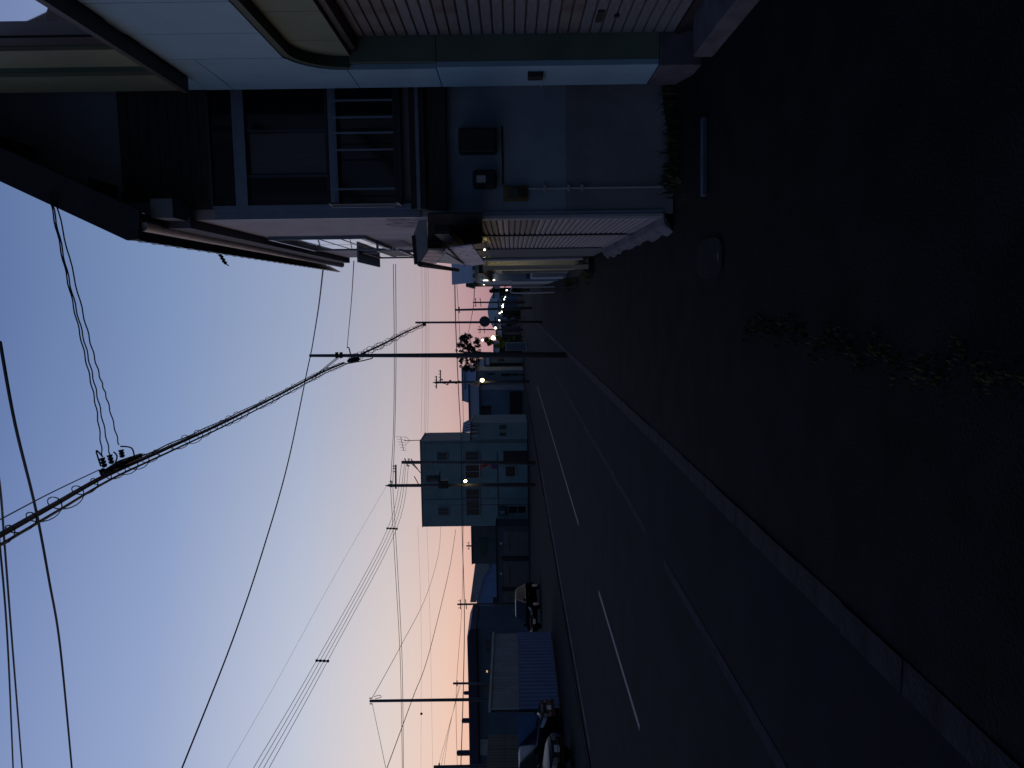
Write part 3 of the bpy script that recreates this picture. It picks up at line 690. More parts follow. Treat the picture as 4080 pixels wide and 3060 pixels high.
# the white three-storey block
YW = 88.0
W = thing('apartment_block', 'pale grey green flat roofed three storey block behind two poles', 'building', (atY(2100, 1920, YW).x, YW, 0))
X0, X1, Z0, Z1 = rectY(1680, 2102, 1755, 2096, YW)
bx('wall', 'wallW', W, X0, X1, YW, YW + 5.5, -.05, Z1); bx('side_wall', 'wallWside', W, X1 + .001, X1 + .03, YW + .05, YW + 5.5, atY(1832, 1740, YW).z, Z1 - .25)
bx('parapet', 'darkmetal', W, X0 - .06, X1 + .06, YW - .06, YW + 5.6, Z1 + .002, Z1 + .09)
def wwin(a, b, c, d, cols, fm, m='glasssoft', rows=1):
    a0, a1, b0, b1 = rectY(a, b, c, d, YW); f = bx('window', fm, W, a0, a1, YW - .07, YW - .002, b0, b1); w_ = .06
    for k in range(cols):
        for r in range(rows):
            u0 = a0 + w_ + (a1 - a0 - w_) / cols * k; u1 = u0 + (a1 - a0 - w_) / cols - w_
            v0 = b0 + w_ + (b1 - b0 - w_) / rows * r; v1 = v0 + (b1 - b0 - w_) / rows - w_
            bx('pane', m, f, u0, u1, YW - .085, YW - .071, v0, v1)
    bx('sill', fm, f, a0 - .05, a1 + .05, YW - .14, YW - .072, b0 - .06, b0)
mat('frameW', (.17, .19, .21), .5, var=.06); mat('frameWhite', (.34, .36, .38), .5, var=.06); mat('glassmaroon', (.045, .03, .035), .2, var=.05)
wwin(1740, 1783, 1803, 1832, 2, 'frameW'); wwin(1745, 1788, 2022, 2053, 2, 'frameW')
wwin(1853, 1909, 1799, 1834, 2, 'frameW', 'glassmaroon'); wwin(1853, 1911, 1851, 1906, 2, 'frameWhite', 'glassmaroon')
wwin(1856, 1911, 1947, 2053, 4, 'frameW', 'glassmaroon')
wwin(2011, 2055, 1856, 1900, 1, 'frameWhite', 'glassdark'); wwin(2025, 2097, 2014, 2045, 1, 'frameWhite', 'glassdark', 2)
a0, a1, b0, b1 = rectY(2006, 2098, 1797, 1838, YW); ga = bx('garage_opening', 'blackbox', W, a0, a1, YW - .05, YW - .002, 0, b1); bx('door_frame', 'frameW', ga, a0 - .08, a1 + .08, YW - .07, YW - .051, b1, b1 + .1)
a0, a1, b0, b1 = rectY(1986, 2019, 2015, 2049, YW); ac = bx('air_conditioner', 'framedark', W, a0, a1, YW - .35, YW - .002, b0, b1); bx('grille', 'wallE', ac, a0 + .1, a1 - .5, YW - .37, YW - .351, b0 + .25, b1 - .15)
a0, a1, b0, b1 = rectY(1982, 1985, 1800, 2052, YW); bx('string_course', 'darkmetal', W, a0, a1, YW - .06, YW - .002, b0, b1)
for yv in (1765, 1990): q = atY(1900, yv, YW); MB().tube([(q.x, YW - .08, .1), (q.x, YW - .08, Z1 - .4)], .05, 6).build('drainpipe', 'wallW', W)
# aerial on its roof
p = atY(1608, 1759, YW); q = atY(1676, 1757, YW)
an = thing('roof_aerial', 'television aerial on a mast above the flat roofed block', 'antenna', (q.x, YW + .5, q.z))
MB().tube([(q.x, YW + .5, q.z), (p.x, YW + .5, p.z)], .045, 6).build('mast', 'wire', an)
b0_, b1_ = atY(1594, 1744, YW), atY(1606, 1798, YW); b0_.y = b1_.y = YW + .5
MB().tube([b0_, b1_], .035, 5).build('boom', 'wire', an)
for k in range(6):
    c = b0_.lerp(b1_, k / 5); MB().tube([c + Vector((-.05, 0, -.55 + .04 * k)), c + Vector((.05, 0, .55 - .05 * k))], .018, 4).build('element', 'wire', an)
for s_ in (-.5, .5): MB().tube([(p.x, YW + .5, p.z - .7), (p.x + s_, YW + .5, p.z - .12)], .02, 4).build('brace', 'wire', an)
# lower annex with a striped canopy
YN = 87.0
An = house('annex', 'low grey green annex with a striped canopy beside the flat roofed block', 'building', 1878, 2090, 1684, 1752, YN, 6, 'wallC', 'darkmetal', ridge_along='flat', over=.05,
           windows=((1987, 2018, 1692, 1712, 'glasssoft', 'frameW'), (1987, 2018, 1722, 1738, 'glasssoft', 'frameW'), (1880, 1897, 1695, 1705, 'glassdark', 'frameW')))
P = [atY(1842, 1724, YN + 1), atY(1846, 1712, YN + 1), atY(1875, 1672, YN - 1), atY(1875, 1676, YN - 1)]
A0, A1 = atY(1842, 1724, YN), atY(1876, 1720, YN - 1.5); B0, B1 = atY(1846, 1684, YN + .5), atY(1875, 1668, YN - 1.2)
cn = MB().add([A0, A1, B1, B0, A0 + Vector((0, 0, -.06)), A1 + Vector((0, 0, -.06)), B1 + Vector((0, 0, -.06)), B0 + Vector((0, 0, -.06))], [(0, 3, 2, 1), (4, 5, 6, 7), (0, 1, 5, 4), (1, 2, 6, 5), (2, 3, 7, 6), (3, 0, 4, 7)]).build('canopy', 'roofnavy', An)
for k in range(5):
    t0 = .04 + k * .2; t1 = t0 + .1
    q = [A0.lerp(B0, t0), A1.lerp(B1, t0), A1.lerp(B1, t1), A0.lerp(B0, t1)]; MB().prism([v_ + Vector((0, -.02, .005)) for v_ in q], (0, -.03, .03)).build('stripe', 'roofslat', cn)
for k, yv in enumerate((1688, 1700, 1716, 1732)):
    a0, a1, b0, b1 = rectY(1862 + k * 5, 1900 + k * 2, yv, yv + 5, YN); bx('louvre', 'roofslat', An, a0, a1, YN - .1, YN - .01, b0, b1)
# dark blue house with a garage, pale house behind the lamp
house('garage_house', 'dark blue roofed house with a wide black garage door past the annex', 'house', 1910, 2088, 1552, 1688, 104, 8, 'wallD', 'roofnavy', rise=1.6,
      windows=((2030, 2082, 1558, 1684, 'blackbox', 'framedark'), (1916, 1957, 1616, 1664, 'glassdark', 'framedark')))
house('pale_house', 'pale walled house with a blue tiled roof behind the lamp pole', 'house', 1898, 2080, 1476, 1551, 112, 8, 'wallE', 'roofblue', rise=1.9,
      windows=((1940, 1968, 1486, 1494, 'glassdark', 'framedark'), (1930, 1957, 1540, 1547, 'glassdark', 'framedark'), (1998, 2075, 1553, 1560, 'glassdark', 'framedark')))
house('tall_blue_house', 'house with a stepped pale blue roof seen above the garage house', 'house', 1885, 2070, 1480, 1600, 135, 9, 'farwall', 'roofblue', rise=2.2)
house('white_house_tree', 'white gabled house half hidden by the pole and tree', 'house', 1950, 2065, 1422, 1446, 118, 6, 'wallE', 'roofnavy', rise=.8, windows=((1982, 2008, 1428, 1440, 'glassdark', 'framedark'),))
house('dark_house', 'dark low house between the tree and the pale house', 'house', 1930, 2072, 1446, 1478, 122, 7, 'fardark', 'roofnavy', rise=1.1, windows=((1985, 2010, 1452, 1470, 'glasssoft', 'framedark'),))
# garages
GY = 85.0
g = house('garage_row', 'row of three brown garage shutters under a dark flat roofed block', 'garage', 1982, 2108, 2098, 2465, GY, 6, 'garagewall', 'darkmetal', ridge_along='flat', over=.1)
for (c, d) in ((2116, 2214), (2234, 2338), (2354, 2458)):
    a0, a1, b0, b1 = rectY(2008, 2107, c, d, GY); dd = bx('garage_door', 'garagebrown', g, a0, a1, GY - .06, GY - .002, 0, b1)
    n = 10
    for k in range(n): bx('door_slat', 'garagebrown', dd, a0 + .04, a1 - .04, GY - .085, GY - .061, .06 + (b1 - .1) / n * k, (b1 - .1) / n * (k + 1))
    for kk in range(4): bx('vent', 'framedark', dd, a0 + .5 + kk * .55, a0 + .9 + kk * .55, GY - .095, GY - .086, b1 - .75, b1 - .62)
    a0, a1, b0, b1 = rectY(1992, 2000, (c + d) / 2 - 4, (c + d) / 2 + 4, GY); bx('number_plate', 'plateW', g, a0, a1, GY - .03, GY - .002, b0, b1)
for yv in (2224, 2346): a0, a1, b0, b1 = rectY(2000, 2106, yv - 7, yv + 7, GY); bx('pillar', 'blackbox', g, a0, a1, GY - .12, GY - .1201 + .118, 0, b1)
t = house('dark_block', 'dark block with a dim green panel above the garages', 'building', 1882, 2000, 2100, 2246, GY + 6.5, 6, 'garagewall', 'darkmetal', ridge_along='flat', over=.06,
      windows=((1912, 1942, 2142, 2194, 'signgreen', 'signgreen'), (1915, 1938, 2199, 2220, 'glasssoft', 'framedark')))
# blue shed with a pale roof
SY = 92.0
sh = thing('blue_shed', 'blue sided shed with a pale sloping roof behind the garages', 'shed', (atY(2050, 2330, SY).x, SY, 0))
pt = [atY(1950, 2246, SY), atY(1915, 2290, SY), atY(1893, 2405, SY), atY(1895, 2422, SY)]
lo = [Vector((q.x, SY, 0)) for q in pt]
MB().prism([atY(1950, 2246, SY), atY(1926, 2300, SY), atY(1899, 2395, SY), atY(1899, 2422, SY), Vector((atY(1899, 2422, SY).x, SY, 0)), Vector((atY(1950, 2246, SY).x, SY, 0))], (0, 5, 0)).build('wall', 'shedblue', sh)
MB().prism([atY(1893, 2246, SY - .4), atY(1873, 2400, SY - .4), atY(1897, 2400, SY - .4), atY(1925, 2302, SY - .4), atY(1950, 2265, SY - .4), atY(1950, 2246, SY - .4)], (0, .3, 0)).build('roof', 'shedroof', sh)
bx('hatch', 'darkmetal', sh, atY(1950, 2412, SY).x, atY(1950, 2380, SY).x, SY - .05, SY - .002, 3.4, 4.4)
# long dark depot with roof ventilators
DY = 66.0
D = thing('depot', 'long dark depot with a low ridged roof along the left side', 'building', (atY(2050, 2700, DY).x, DY, 0))
xr, xl = atY(1900, 2414, DY + 5).x, -62
zr = atY(1902, 2700, DY).z; 
bx('wall', 'depotwall', D, xl, xr, DY, DY + 5, -.05, zr)
sk_ = [Vector((xr + .1, DY - .4, zr)), Vector((xr + .1, DY - .4, atY(1872, 2440, DY - .4).z)), atY(1861, 2540, DY - .4), atY(1866, 2740, DY - .4), atY(1871, 3060, DY - .4), Vector((xl, DY - .4, atY(1876, 3060, DY).z)), Vector((xl, DY - .4, zr))]
MB().prism(sk_, (0, 5.5, 0)).build('roof', 'depotroof', D)
nribs = 40
for k in range(6): bx('roof_band', 'depotroof', D, xl, xr, DY - .46, DY - .401, zr + .03 + k * .12, zr + .09 + k * .12)
for (a, b, c, d, m) in ((1930, 1952, 2552, 2577, 'glasssoft'), (1936, 1951, 2585, 2600, 'blackbox'), (1930, 1955, 2730, 2760, 'glasssoft'), (1940, 1955, 3015, 3050, 'glasssoft')):
    a0, a1, b0, b1 = rectY(a, b, c, d, DY); f = bx('window', 'framedark', D, a0, a1, DY - .06, DY - .002, b0, b1); bx('pane', m, f, a0 + .05, a1 - .05, DY - .075, DY - .061, b0 + .05, b1 - .05)
a0, a1, b0, b1 = rectY(1936, 1945, 2668, 2679, DY); f = bx('lit_window', 'framedark', D, a0, a1, DY - .06, DY - .002, b0, b1); bx('pane', 'windowlit', f, a0 + .03, a1 - .03, DY - .08, DY - .061, b0 + .03, b1 - .03)
a0, a1, b0, b1 = rectY(1912, 1950, 2944, 3008, DY); bx('pale_panel', 'shedroof', D, a0, a1, DY - .06, DY - .002, b0, b1)
for (xt, y0, y1, lb_) in ((1848, 2754, 2768, 'shortest round topped ventilator stack on the depot roof'), (1840, 2862, 2880, 'middle sized round topped ventilator stack on the depot roof'), (1820, 2990, 3010, 'tallest round topped ventilator stack on the depot roof')):
    a0, a1, b0, b1 = rectY(xt, 1876, y0, y1, DY + 2); rv = (a1 - a0) / 2; xm = (a0 + a1) / 2
    v_ = thing('roof_ventilator', lb_, 'ventilator', (xm, DY + 2, b0 - .4), 'ventilator stacks on the depot roof')
    MB().tube([(xm, DY + 2, b0 - .4), (xm, DY + 2, b1 - rv * .6)], rv, 12).build('stack', 'depotroof', v_); MB().ball((xm, DY + 2, b1 - rv * .6), rv * 1.02, 12, 8, .7).build('cap', 'depotroof', v_, smooth=True)
    bx('slot', 'plateW', v_, xm - rv * .3, xm + rv * .3, DY + 2 - rv * 1.06, DY + 2 - rv * .99, b1 - rv * 1.1, b1 - rv * .9)
# tan and blue corrugated wall along the street
XF = -15.55
fy0, fy1 = 27.6, 34.2
fw = thing('corrugated_wall', 'corrugated roadside wall, tan above and blue below', 'wall', (XF, fy0, 0))
zt = atX(1956, 2640, XF).z; zm = atX(2066, 2640, XF).z
def corr(y0, y1, z0, z1, m, name, pitch=.12, amp=.018):
    mb = MB(); n = int((y1 - y0) / pitch * 4)
    for k in range(n + 1):
        y = y0 + (y1 - y0) * k / n; x = XF + (amp if k % 4 < 2 else -amp); mb.v += [Vector((x, y, z0)), Vector((x, y, z1)), Vector((x - .04, y, z0)), Vector((x - .04, y, z1))]
    for k in range(n): a = 4 * k; mb.f += [(a, a + 4, a + 5, a + 1), (a + 2, a + 3, a + 7, a + 6), (a + 1, a + 5, a + 7, a + 3), (a, a + 2, a + 6, a + 4)]
    mb.f += [(0, 1, 3, 2), (4 * n, 4 * n + 2, 4 * n + 3, 4 * n + 1)]
    return mb.build(name, m, fw)
corr(fy0, fy1, zm + .01, zt - .09, 'fencetan', 'upper_cladding'); corr(fy0, fy1 + .1, .02, zm, 'fenceblue', 'lower_cladding', .3, .01)
bx('cap', 'fencetan', fw, XF - .12, XF + .07, fy0 - .02, fy1 + .05, zt - .088, zt)
for yy in (fy0 + .1, (fy0 + fy1) / 2, fy1 - .1): bx('post', 'darkmetal', fw, XF - .16, XF - .065, yy - .05, yy + .05, 0, zt - .1)
# parking bay back fence, boards one by one
XG = -20.5
bf = thing('board_fence', 'brown vertical board fence on a blue base behind the parked cars', 'fence', (XG, 18, 0))
yb0, yb1 = 16.0, 34.0
zt2 = atX(1945, 2950, XG).z; zm2 = atX(2072, 2950, XG).z
bx('base_wall', 'fenceblue', bf, XG - .06, XG, yb0, yb1, -.02, zm2)
bm = mesh_of(MB().box(-.02, .02, -.10, .10, 0, zt2 - zm2), 'board', 'fencebrown'); y = yb0 + .12
while y < yb1: inst('board', bm, bf, (XG + random.uniform(-.012, .012), y, zm2 + .005)); y += .235
bx('rail', 'fencebrown', bf, XG - .075, XG - .035, yb0, yb1, zt2 - .5, zt2 - .4); bx('rail', 'fencebrown', bf, XG - .075, XG - .035, yb0, yb1, zm2 + .3, zm2 + .4)
# bay end return beside the pole
bx('return_wall', 'fenceblue', bf, XG + .02, XF - .18, 27.45, 27.5, -.02, 1.6)

# ---- far end of the street
hall = thing('sports_hall', 'large far hall with a pale blue curved roof at the end of the street', 'building', (-6, 250, 0))
X0, X1, Z0, Z1 = rectY(1952, 2040, 1145, 1330, 250)
zc = atY(1990, 1250, 250).z
n = 12; pr = []
for k in range(n + 1):
    u = k / n; pr.append((X0 + (X1 - X0) * u, 250 - .5, zc + (atY(1943, 1230, 250).z - zc) * math.sin(math.pi * u) ** .7))
MB().prism([(X0, 249.5, zc)] + pr + [(X1, 249.5, zc)], (0, 30, 0)).build('roof', 'hallroof', hall); bx('wall', 'hallwall', hall, X0 + .3, X1 - .3, 250, 278, -.1, zc - .02)
for k in range(9): a = X0 + 1 + (X1 - X0 - 2) / 9 * k; bx('pilaster', 'farwall', hall, a, a + .3, 249.7, 249.99, 0, zc - .1)
far = [('far_house', 'small far house under the round sign', 1996, 2064, 1300, 1330, 150, 'farwall'), ('far_house', 'far white walled house beside the leafy hedge', 1990, 2062, 1270, 1298, 165, 'wallD'),
       ('far_house', 'far dark house with a low roof behind the lamp string', 2002, 2058, 1226, 1262, 190, 'fardark'), ('far_house', 'far blue grey house left of the street end', 1998, 2060, 1196, 1222, 215, 'farwall'),
       ('far_house', 'far house beyond the dark shop front', 1990, 2064, 1146, 1178, 120, 'fardark'), ('far_house', 'far grey house behind the thin wooden pole', 2000, 2064, 1332, 1368, 140, 'fardark'),
       ('far_house', 'low far house right of the broad tree', 1990, 2068, 1372, 1420, 128, 'fardark')]
for (nm, lb_, x0, x1, y0, y1, Y, m) in far:
    house(nm, lb_, 'house', x0, x1, y0, y1, Y, 7, m, 'roofnavy', rise=1.0, group='far houses at the street end', windows=(((x0 + x1) / 2 - 8, (x0 + x1) / 2 + 6, (y0 + y1) / 2 - 5, (y0 + y1) / 2 + 5, 'glasssoft', 'framedark'),))
# pale cabinet beside the road end
q = gnd(2095, 1382)
cb = thing('roadside_cabinet', 'pale grey box cabinet standing at the far roadside', 'cabinet', (q.x, 85, 0))
X0, X1, Z0, Z1 = rectY(2016, 2052, 1366, 1398, 85); bx('body', 'wallE', cb, X0, X1, 85, 85.8, -.05, Z1); bx('lid', 'roofslat', cb, X0 - .04, X1 + .04, 84.96, 85.84, Z1 + .002, Z1 + .06); bx('door', 'farwall', cb, X0 + .06, X1 - .06, 84.97, 84.998, .1, Z1 - .1)
ot = bpy.data.objects
# ================================================================== POLES
def pole(name, label, x_top, y_top, x_bot, y_bot, Y, r0, r1, m='polepaint', group=None, cone=False):
    q = atY(x_bot, y_bot, Y); p = atY(x_top, y_top, Y)
    t = thing(name, label, 'pole', (q.x, Y, -.05), group)
    top = Vector((q.x + (p.x - q.x), Y, p.z)); bot = Vector((q.x, Y, -.08))
    tip = top - Vector((0, 0, .55)) if cone else top
    MB().tube([bot, tip], [r0, r1], 12).build('shaft', m, t, smooth=True)
    if cone: MB().tube([tip, top], [r1 * 1.25, .01], 10).build('pointed_cap', m, t)
    return t, bot, top
def arm(t, c, half, ax=(1, 0, 0), s=.05, m='darkmetal', name='crossarm'):
    ax = Vector(ax).normalized(); return MB().tube([c - ax * half, c + ax * half], s, 6).build(name, m, t)
def insul(t, c, h=.22, r=.05):
    mb = MB(); 
    for k in range(3): mb.tube([c + Vector((0, 0, h * k / 3)), c + Vector((0, 0, h * (k + .55) / 3))], [r, r * .6], 8)
    return mb.build('insulator', 'insulator', t)
def lamp(t, x, y, Y, r, e, colr=(1, .8, .38), m='lampglow', armto=None):
    c = atY(x, y, Y)
    MB().ball(c, r, 10, 8, 1.1).build('lamp_globe', m, t)
    if armto is not None: MB().tube([c + Vector((0, 0, r)), c.lerp(armto, .6) + Vector((0, 0, r + .12)), armto], .025, 5).build('lamp_arm', 'darkmetal', t); 
    if e: point('lamp_light', c + Vector((0, -r * 1.4, -.3)), e, colr, t, .02)
Y1 = 23.6
t, b1, P1 = pole('utility_pole', 'slim dark steel pole at the kerb carrying the looped cable bundle', 1233, 1417, 2250, 1415, Y1, .095, .045)
for xv in (1342, 1359): c = atY(xv, 1415, Y1); MB().box(c.x - .09, c.x + .09, Y1 - .09, Y1 + .09, c.z - .03, c.z + .03).build('band', 'darkmetal', t)
c = atY(1395, 1405, Y1); arm(t, c, .16, (1, 0, .2), .02); MB().tube([c + Vector((.16, 0, .04)), atY(1382, 1384, Y1)], .02, 5).build('hook', 'wire', t)
c0, c1 = atY(1384, 1440, Y1 - .5), atY(1432, 1428, Y1 - .3); MB().tube([c0, c0.lerp(c1, .2), c0.lerp(c1, .85), c1], [.03, .085, .085, .03], 10).build('splice_closure', 'blackbox', t)
Y4 = 40.6
t, b4, P4 = pole('utility_pole', 'thinner pole with a round sign further along the kerb', 1655, 1285, 2165, 1283, Y4, .07, .05)
c = atY(1691, 1291, Y4); bx('bracket', 'darkmetal', t, c.x - .1, c.x + .1, Y4 - .1, Y4 + .1, c.z - .08, c.z + .08)
sg = thing('round_sign', 'round dark sign disc on the thinner kerb pole', 'sign', (atY(1931, 1281, Y4 - .15).x, Y4 - .15, atY(1931, 1281, Y4 - .15).z))
c = atY(1931, 1281, Y4 - .15); MB().tube([c, c + Vector((0, .03, 0))], .275, 28).build('disc', 'signback', sg); MB().tube([c + Vector((0, .03, 0)), c + Vector((0, .045, 0))], .285, 28).build('rim', 'darkmetal', sg); bx('bracket', 'darkmetal', sg, c.x - .03, c.x + .03, c.y + .046, c.y + .1, c.z - .2, c.z + .2)
Y2p = 58.0
t, b2, P2 = pole('utility_pole', 'concrete pole with pointed cap, transformer and lit lamp before the flat block', 1533, 1935, 2130, 1932, Y2p, .17, .12, 'polecement', cone=True)
P2t = t
c0, c1 = atY(1577, 1852, Y2p), atY(1577, 1947, Y2p); MB().tube([c0, c1], .07, 6).build('crossarm', 'darkmetal', t)
for yv in (1857, 1867, 1879): insul(t, atY(1577, yv, Y2p), .28, .07)
for k, (xv, yv) in enumerate(((1562, 1918), (1566, 1924), (1556, 1930))): insul(t, atY(xv, yv, Y2p - .15), .2, .08)
X0, X1, Z0, Z1 = rectY(1700, 1752, 1893, 1922, Y2p - .1)
MB().tube([((X0 + X1) / 2, Y2p - .1, Z0), ((X0 + X1) / 2, Y2p - .1, Z1)], (X1 - X0) / 2, 14).build('transformer', 'polepaint', t)
X0, X1, Z0, Z1 = rectY(1747, 1786, 1912, 1944, Y2p - .2); bx('switch_box', 'darkmetal', t, X0, X1, Y2p - .4, Y2p - .16, Z0, Z1)
arm(t, atY(1753, 1905, Y2p - .2), .55, (1, 0, 0)); arm(t, atY(1660, 1915, Y2p - .2), .4, (1, 0, .5), .035)
for yv in (1875, 1890, 1905): MB().tube([atY(1753, yv, Y2p - .2), atY(1733, yv + 2, Y2p - .2)], .02, 5).build('fuse', 'insulator', t)
lamp(t, 1854, 1917, Y2p - .5, .11, 4, armto=atY(1846, 1930, Y2p))
Y3 = 56.5
t, b3, P3 = pole('utility_pole', 'plain concrete pole carrying the stop and no parking signs', 1600, 1842, 2140, 1844, Y3, .15, .12, 'polecement')
for k, (xv, dy_) in enumerate(((1625, 16), (1638, 14))):
    c0, c1 = atY(xv, 1842 - dy_ * (1 if k else -1), Y3), atY(xv + 26 * (1 if k else -1) * .5, 1842 + dy_ * (1 if k else -1), Y3); MB().tube([c0, c1], .045, 5).build('crossarm', 'darkmetal', t)
for yv in (1829, 1833, 1847, 1856): insul(t, atY(1632, yv, Y3 - .1), .16, .06)
for (a, b) in (((1640, 1848), (1672, 1878)), ((1650, 1850), (1675, 1884))): MB().tube([atY(*a, Y3), atY(*b, Y3)], .03, 5).build('stay', 'wire', t)
# signs on that pole
def text_mesh(s, size, name, m, parent, loc, up):
    cu = bpy.data.curves.new(name, 'FONT'); cu.body = s; cu.size = size; cu.align_x = 'CENTER'; cu.align_y = 'CENTER'; cu.extrude = .002
    o = bpy.data.objects.new('tmp', cu); COL.objects.link(o); bpy.context.view_layer.update()
    me = bpy.data.meshes.new_from_object(o.evaluated_get(bpy.context.evaluated_depsgraph_get())); bpy.data.objects.remove(o)
    me.materials.clear(); me.materials.append(M[m]); ob = bpy.data.objects.new(name, me); COL.objects.link(ob); ob.parent = parent; ob.location = Vector(loc) - parent_world(parent); ob.rotation_euler = (math.pi / 2, 0, 0); return ob
YS = Y3 + .25
c = atY(1930, 1852, YS)
sg = thing('stop_sign', 'red inverted triangle stop sign partly behind the plain pole', 'sign', c)
tw = .42
MB().prism([c + Vector((-tw, 0, .33)), c + Vector((tw, 0, .33)), c + Vector((0, 0, -.42))], (0, .02, 0)).build('plate', 'signred', sg)
text_mesh('止まれ', .19, 'lettering', 'plateW', sg, c + Vector((0, -.004, .17)), None)
MB().prism([c + Vector((-tw - .03, .004, .35)), c + Vector((tw + .03, .004, .35)), c + Vector((0, .004, -.46))], (0, .014, 0)).build('border', 'plateW', sg)
bx('bracket', 'darkmetal', sg, c.x - .3, c.x + .3, YS + .021, YS + .05, c.z + .1, c.z + .15)
c = atY(1971, 1853, YS)
sg = thing('no_parking_sign', 'round blue no parking sign with red ring below the stop sign', 'sign', c)
MB().tube([c, c + Vector((0, .02, 0))], .31, 28).build('ring', 'signred', sg); MB().tube([c + Vector((0, -.006, 0)), c + Vector((0, -.001, 0))], .25, 28).build('disc', 'signblue', sg)
d_ = Vector((.18, 0, -.18)); s_ = Vector((.025, 0, .025)); MB().prism([c - d_ - s_ + Vector((0, -.012, 0)), c + d_ - s_ + Vector((0, -.012, 0)), c + d_ + s_ + Vector((0, -.012, 0)), c - d_ + s_ + Vector((0, -.012, 0))], (0, .005, 0)).build('slash', 'signred', sg)
bx('bracket', 'darkmetal', sg, c.x - .25, c.x + .25, YS + .021, YS + .05, c.z - .02, c.z + .02)
Y5 = 30.0
t, b5, P5 = pole('utility_pole', 'tall thin pole at the corner of the corrugated wall', 1473, 2793, 2205, 2783, Y5, .075, .055)
insul(t, atY(1482, 2782, Y5), .12, .04); insul(t, atY(1483, 2804, Y5), .12, .04)
lp_ = spline([atY(1490, 2776, Y5), atY(1512, 2770, Y5), atY(1518, 2778, Y5), atY(1495, 2784, Y5)], 6); MB().tube(lp_, .012, 5).build('spare_loop', 'wire', t)
Y6 = 76.0
t, b6, P6 = pole('utility_pole', 'pointed pole with two crossarms and a lit lamp before the pale house', 1722, 1524, 2078, 1521, Y6, .15, .11, 'polecement', cone=True)
for (xv, y0, y1) in ((1739, 1498, 1548), (1755, 1474, 1524)):
    MB().tube([atY(xv, y0, Y6), atY(xv, y1, Y6)], .06, 6).build('crossarm', 'darkmetal', t)
    for k in range(4): insul(t, atY(xv, y0 + (y1 - y0) * (k + .3) / 4, Y6), .2, .07)
for k in range(7):
    c = atY(1765 + k * 11, 1521 + random.uniform(-9, 9), Y6 - .15); MB().tube([c, c + Vector((random.uniform(-.2, .2), 0, .22))], .07, 6).build('fitting', 'darkmetal', t)
lamp(t, 1921, 1515, Y6 - .4, .17, 8, armto=atY(1926, 1522, Y6))
far_poles = [(1812, 1235, 2085, 1228, 62, .10, 'bare wooden pole leaning by the street end'), (1884, 1205, 2085, 1204, 95, .11, 'distant pole with a crossarm beside the pale blue hall'), (1903, 1313, 2078, 1313, 110, .11, 'distant pole with three short crossarms near the hedge'),
             (1822, 2408, 2105, 2405, 80, .12, 'pole with bent brackets rising behind the blue shed'), (1858, 2175, 2100, 2175, 100, .12, 'short looking pole top with antennas over the dark block'), (1805, 2723, 2110, 2721, 62, .11, 'pole standing in front of the depot roof'), (1728, 3056, 2160, 3050, 45, .12, 'thick pole beyond the parked cars')]
fpt = []
for (a, b, c, d, Y, r, lb_) in far_poles:
    t, bo, tp = pole('utility_pole', lb_, a, b, c, d, Y, r * 1.15, r * .8, group='distant utility poles'); fpt.append(tp)
    arm(t, tp - Vector((0, 0, .35)), .55 if Y > 70 else .25, (1, 0, 0), .05)
    if Y > 75: arm(t, tp - Vector((0, 0, .95)), .55, (1, 0, .1), .05); insul(t, tp + Vector((.4, 0, -.3)), .25, .06); insul(t, tp + Vector((-.4, 0, -.3)), .25, .06)
q = atY(2011, 2011, 70); t, bo, tp = pole('steel_post', 'slim steel post before the flat roofed block', 1744, 2013, 2115, 2009, 72, .035, .035)

# ================================================================== STREET LAMPS FAR DOWN THE ROAD
def street_lamp(x, y, Y, r, e, label, m='lampwhite'):
    c = atY(x, y, Y); t = thing('street_lamp', label, 'street lamp', (c.x + .4, Y, 0), 'lit street lamps down the road')
    MB().tube([(c.x + .4, Y, -.05), (c.x + .4, Y, c.z - .2), (c.x + .3, Y, c.z + .15), (c.x, Y, c.z + .15)], .05, 6).build('post', 'darkmetal', t)
    MB().ball(c, r, 10, 8).build('lamp_globe', m, t)
    if e: point('lamp_light', c + Vector((0, -r * 1.5, -r)), e, (1, .85, .5), t, .02)
street_lamp(1965, 1346, 118, .30, 40, 'bright yellow street lamp beside the leafy hedge', 'lampglow')
street_lamp(1922, 1355, 110, .13, 0, 'small lamp high up against the tree')
street_lamp(1974, 1308, 150, .24, 15, 'warm street lamp between the hedge and the round sign', 'lampglow')
string = [(1989, 1276), (1991, 1248), (1999, 1242), (1998, 1232), (2003, 1223), (2001, 1219), (2004, 1214), (2004, 1207), (2009, 1193), (2013, 1183), (2019, 1156)]
for k_, (x, y) in enumerate(string):
    Y = 64 if y < 1160 else 97 + 1.7 * k_; street_lamp(x, y, Y, Y * 2.6 / F, 0, 'small white street lamp in the receding string of lamps')

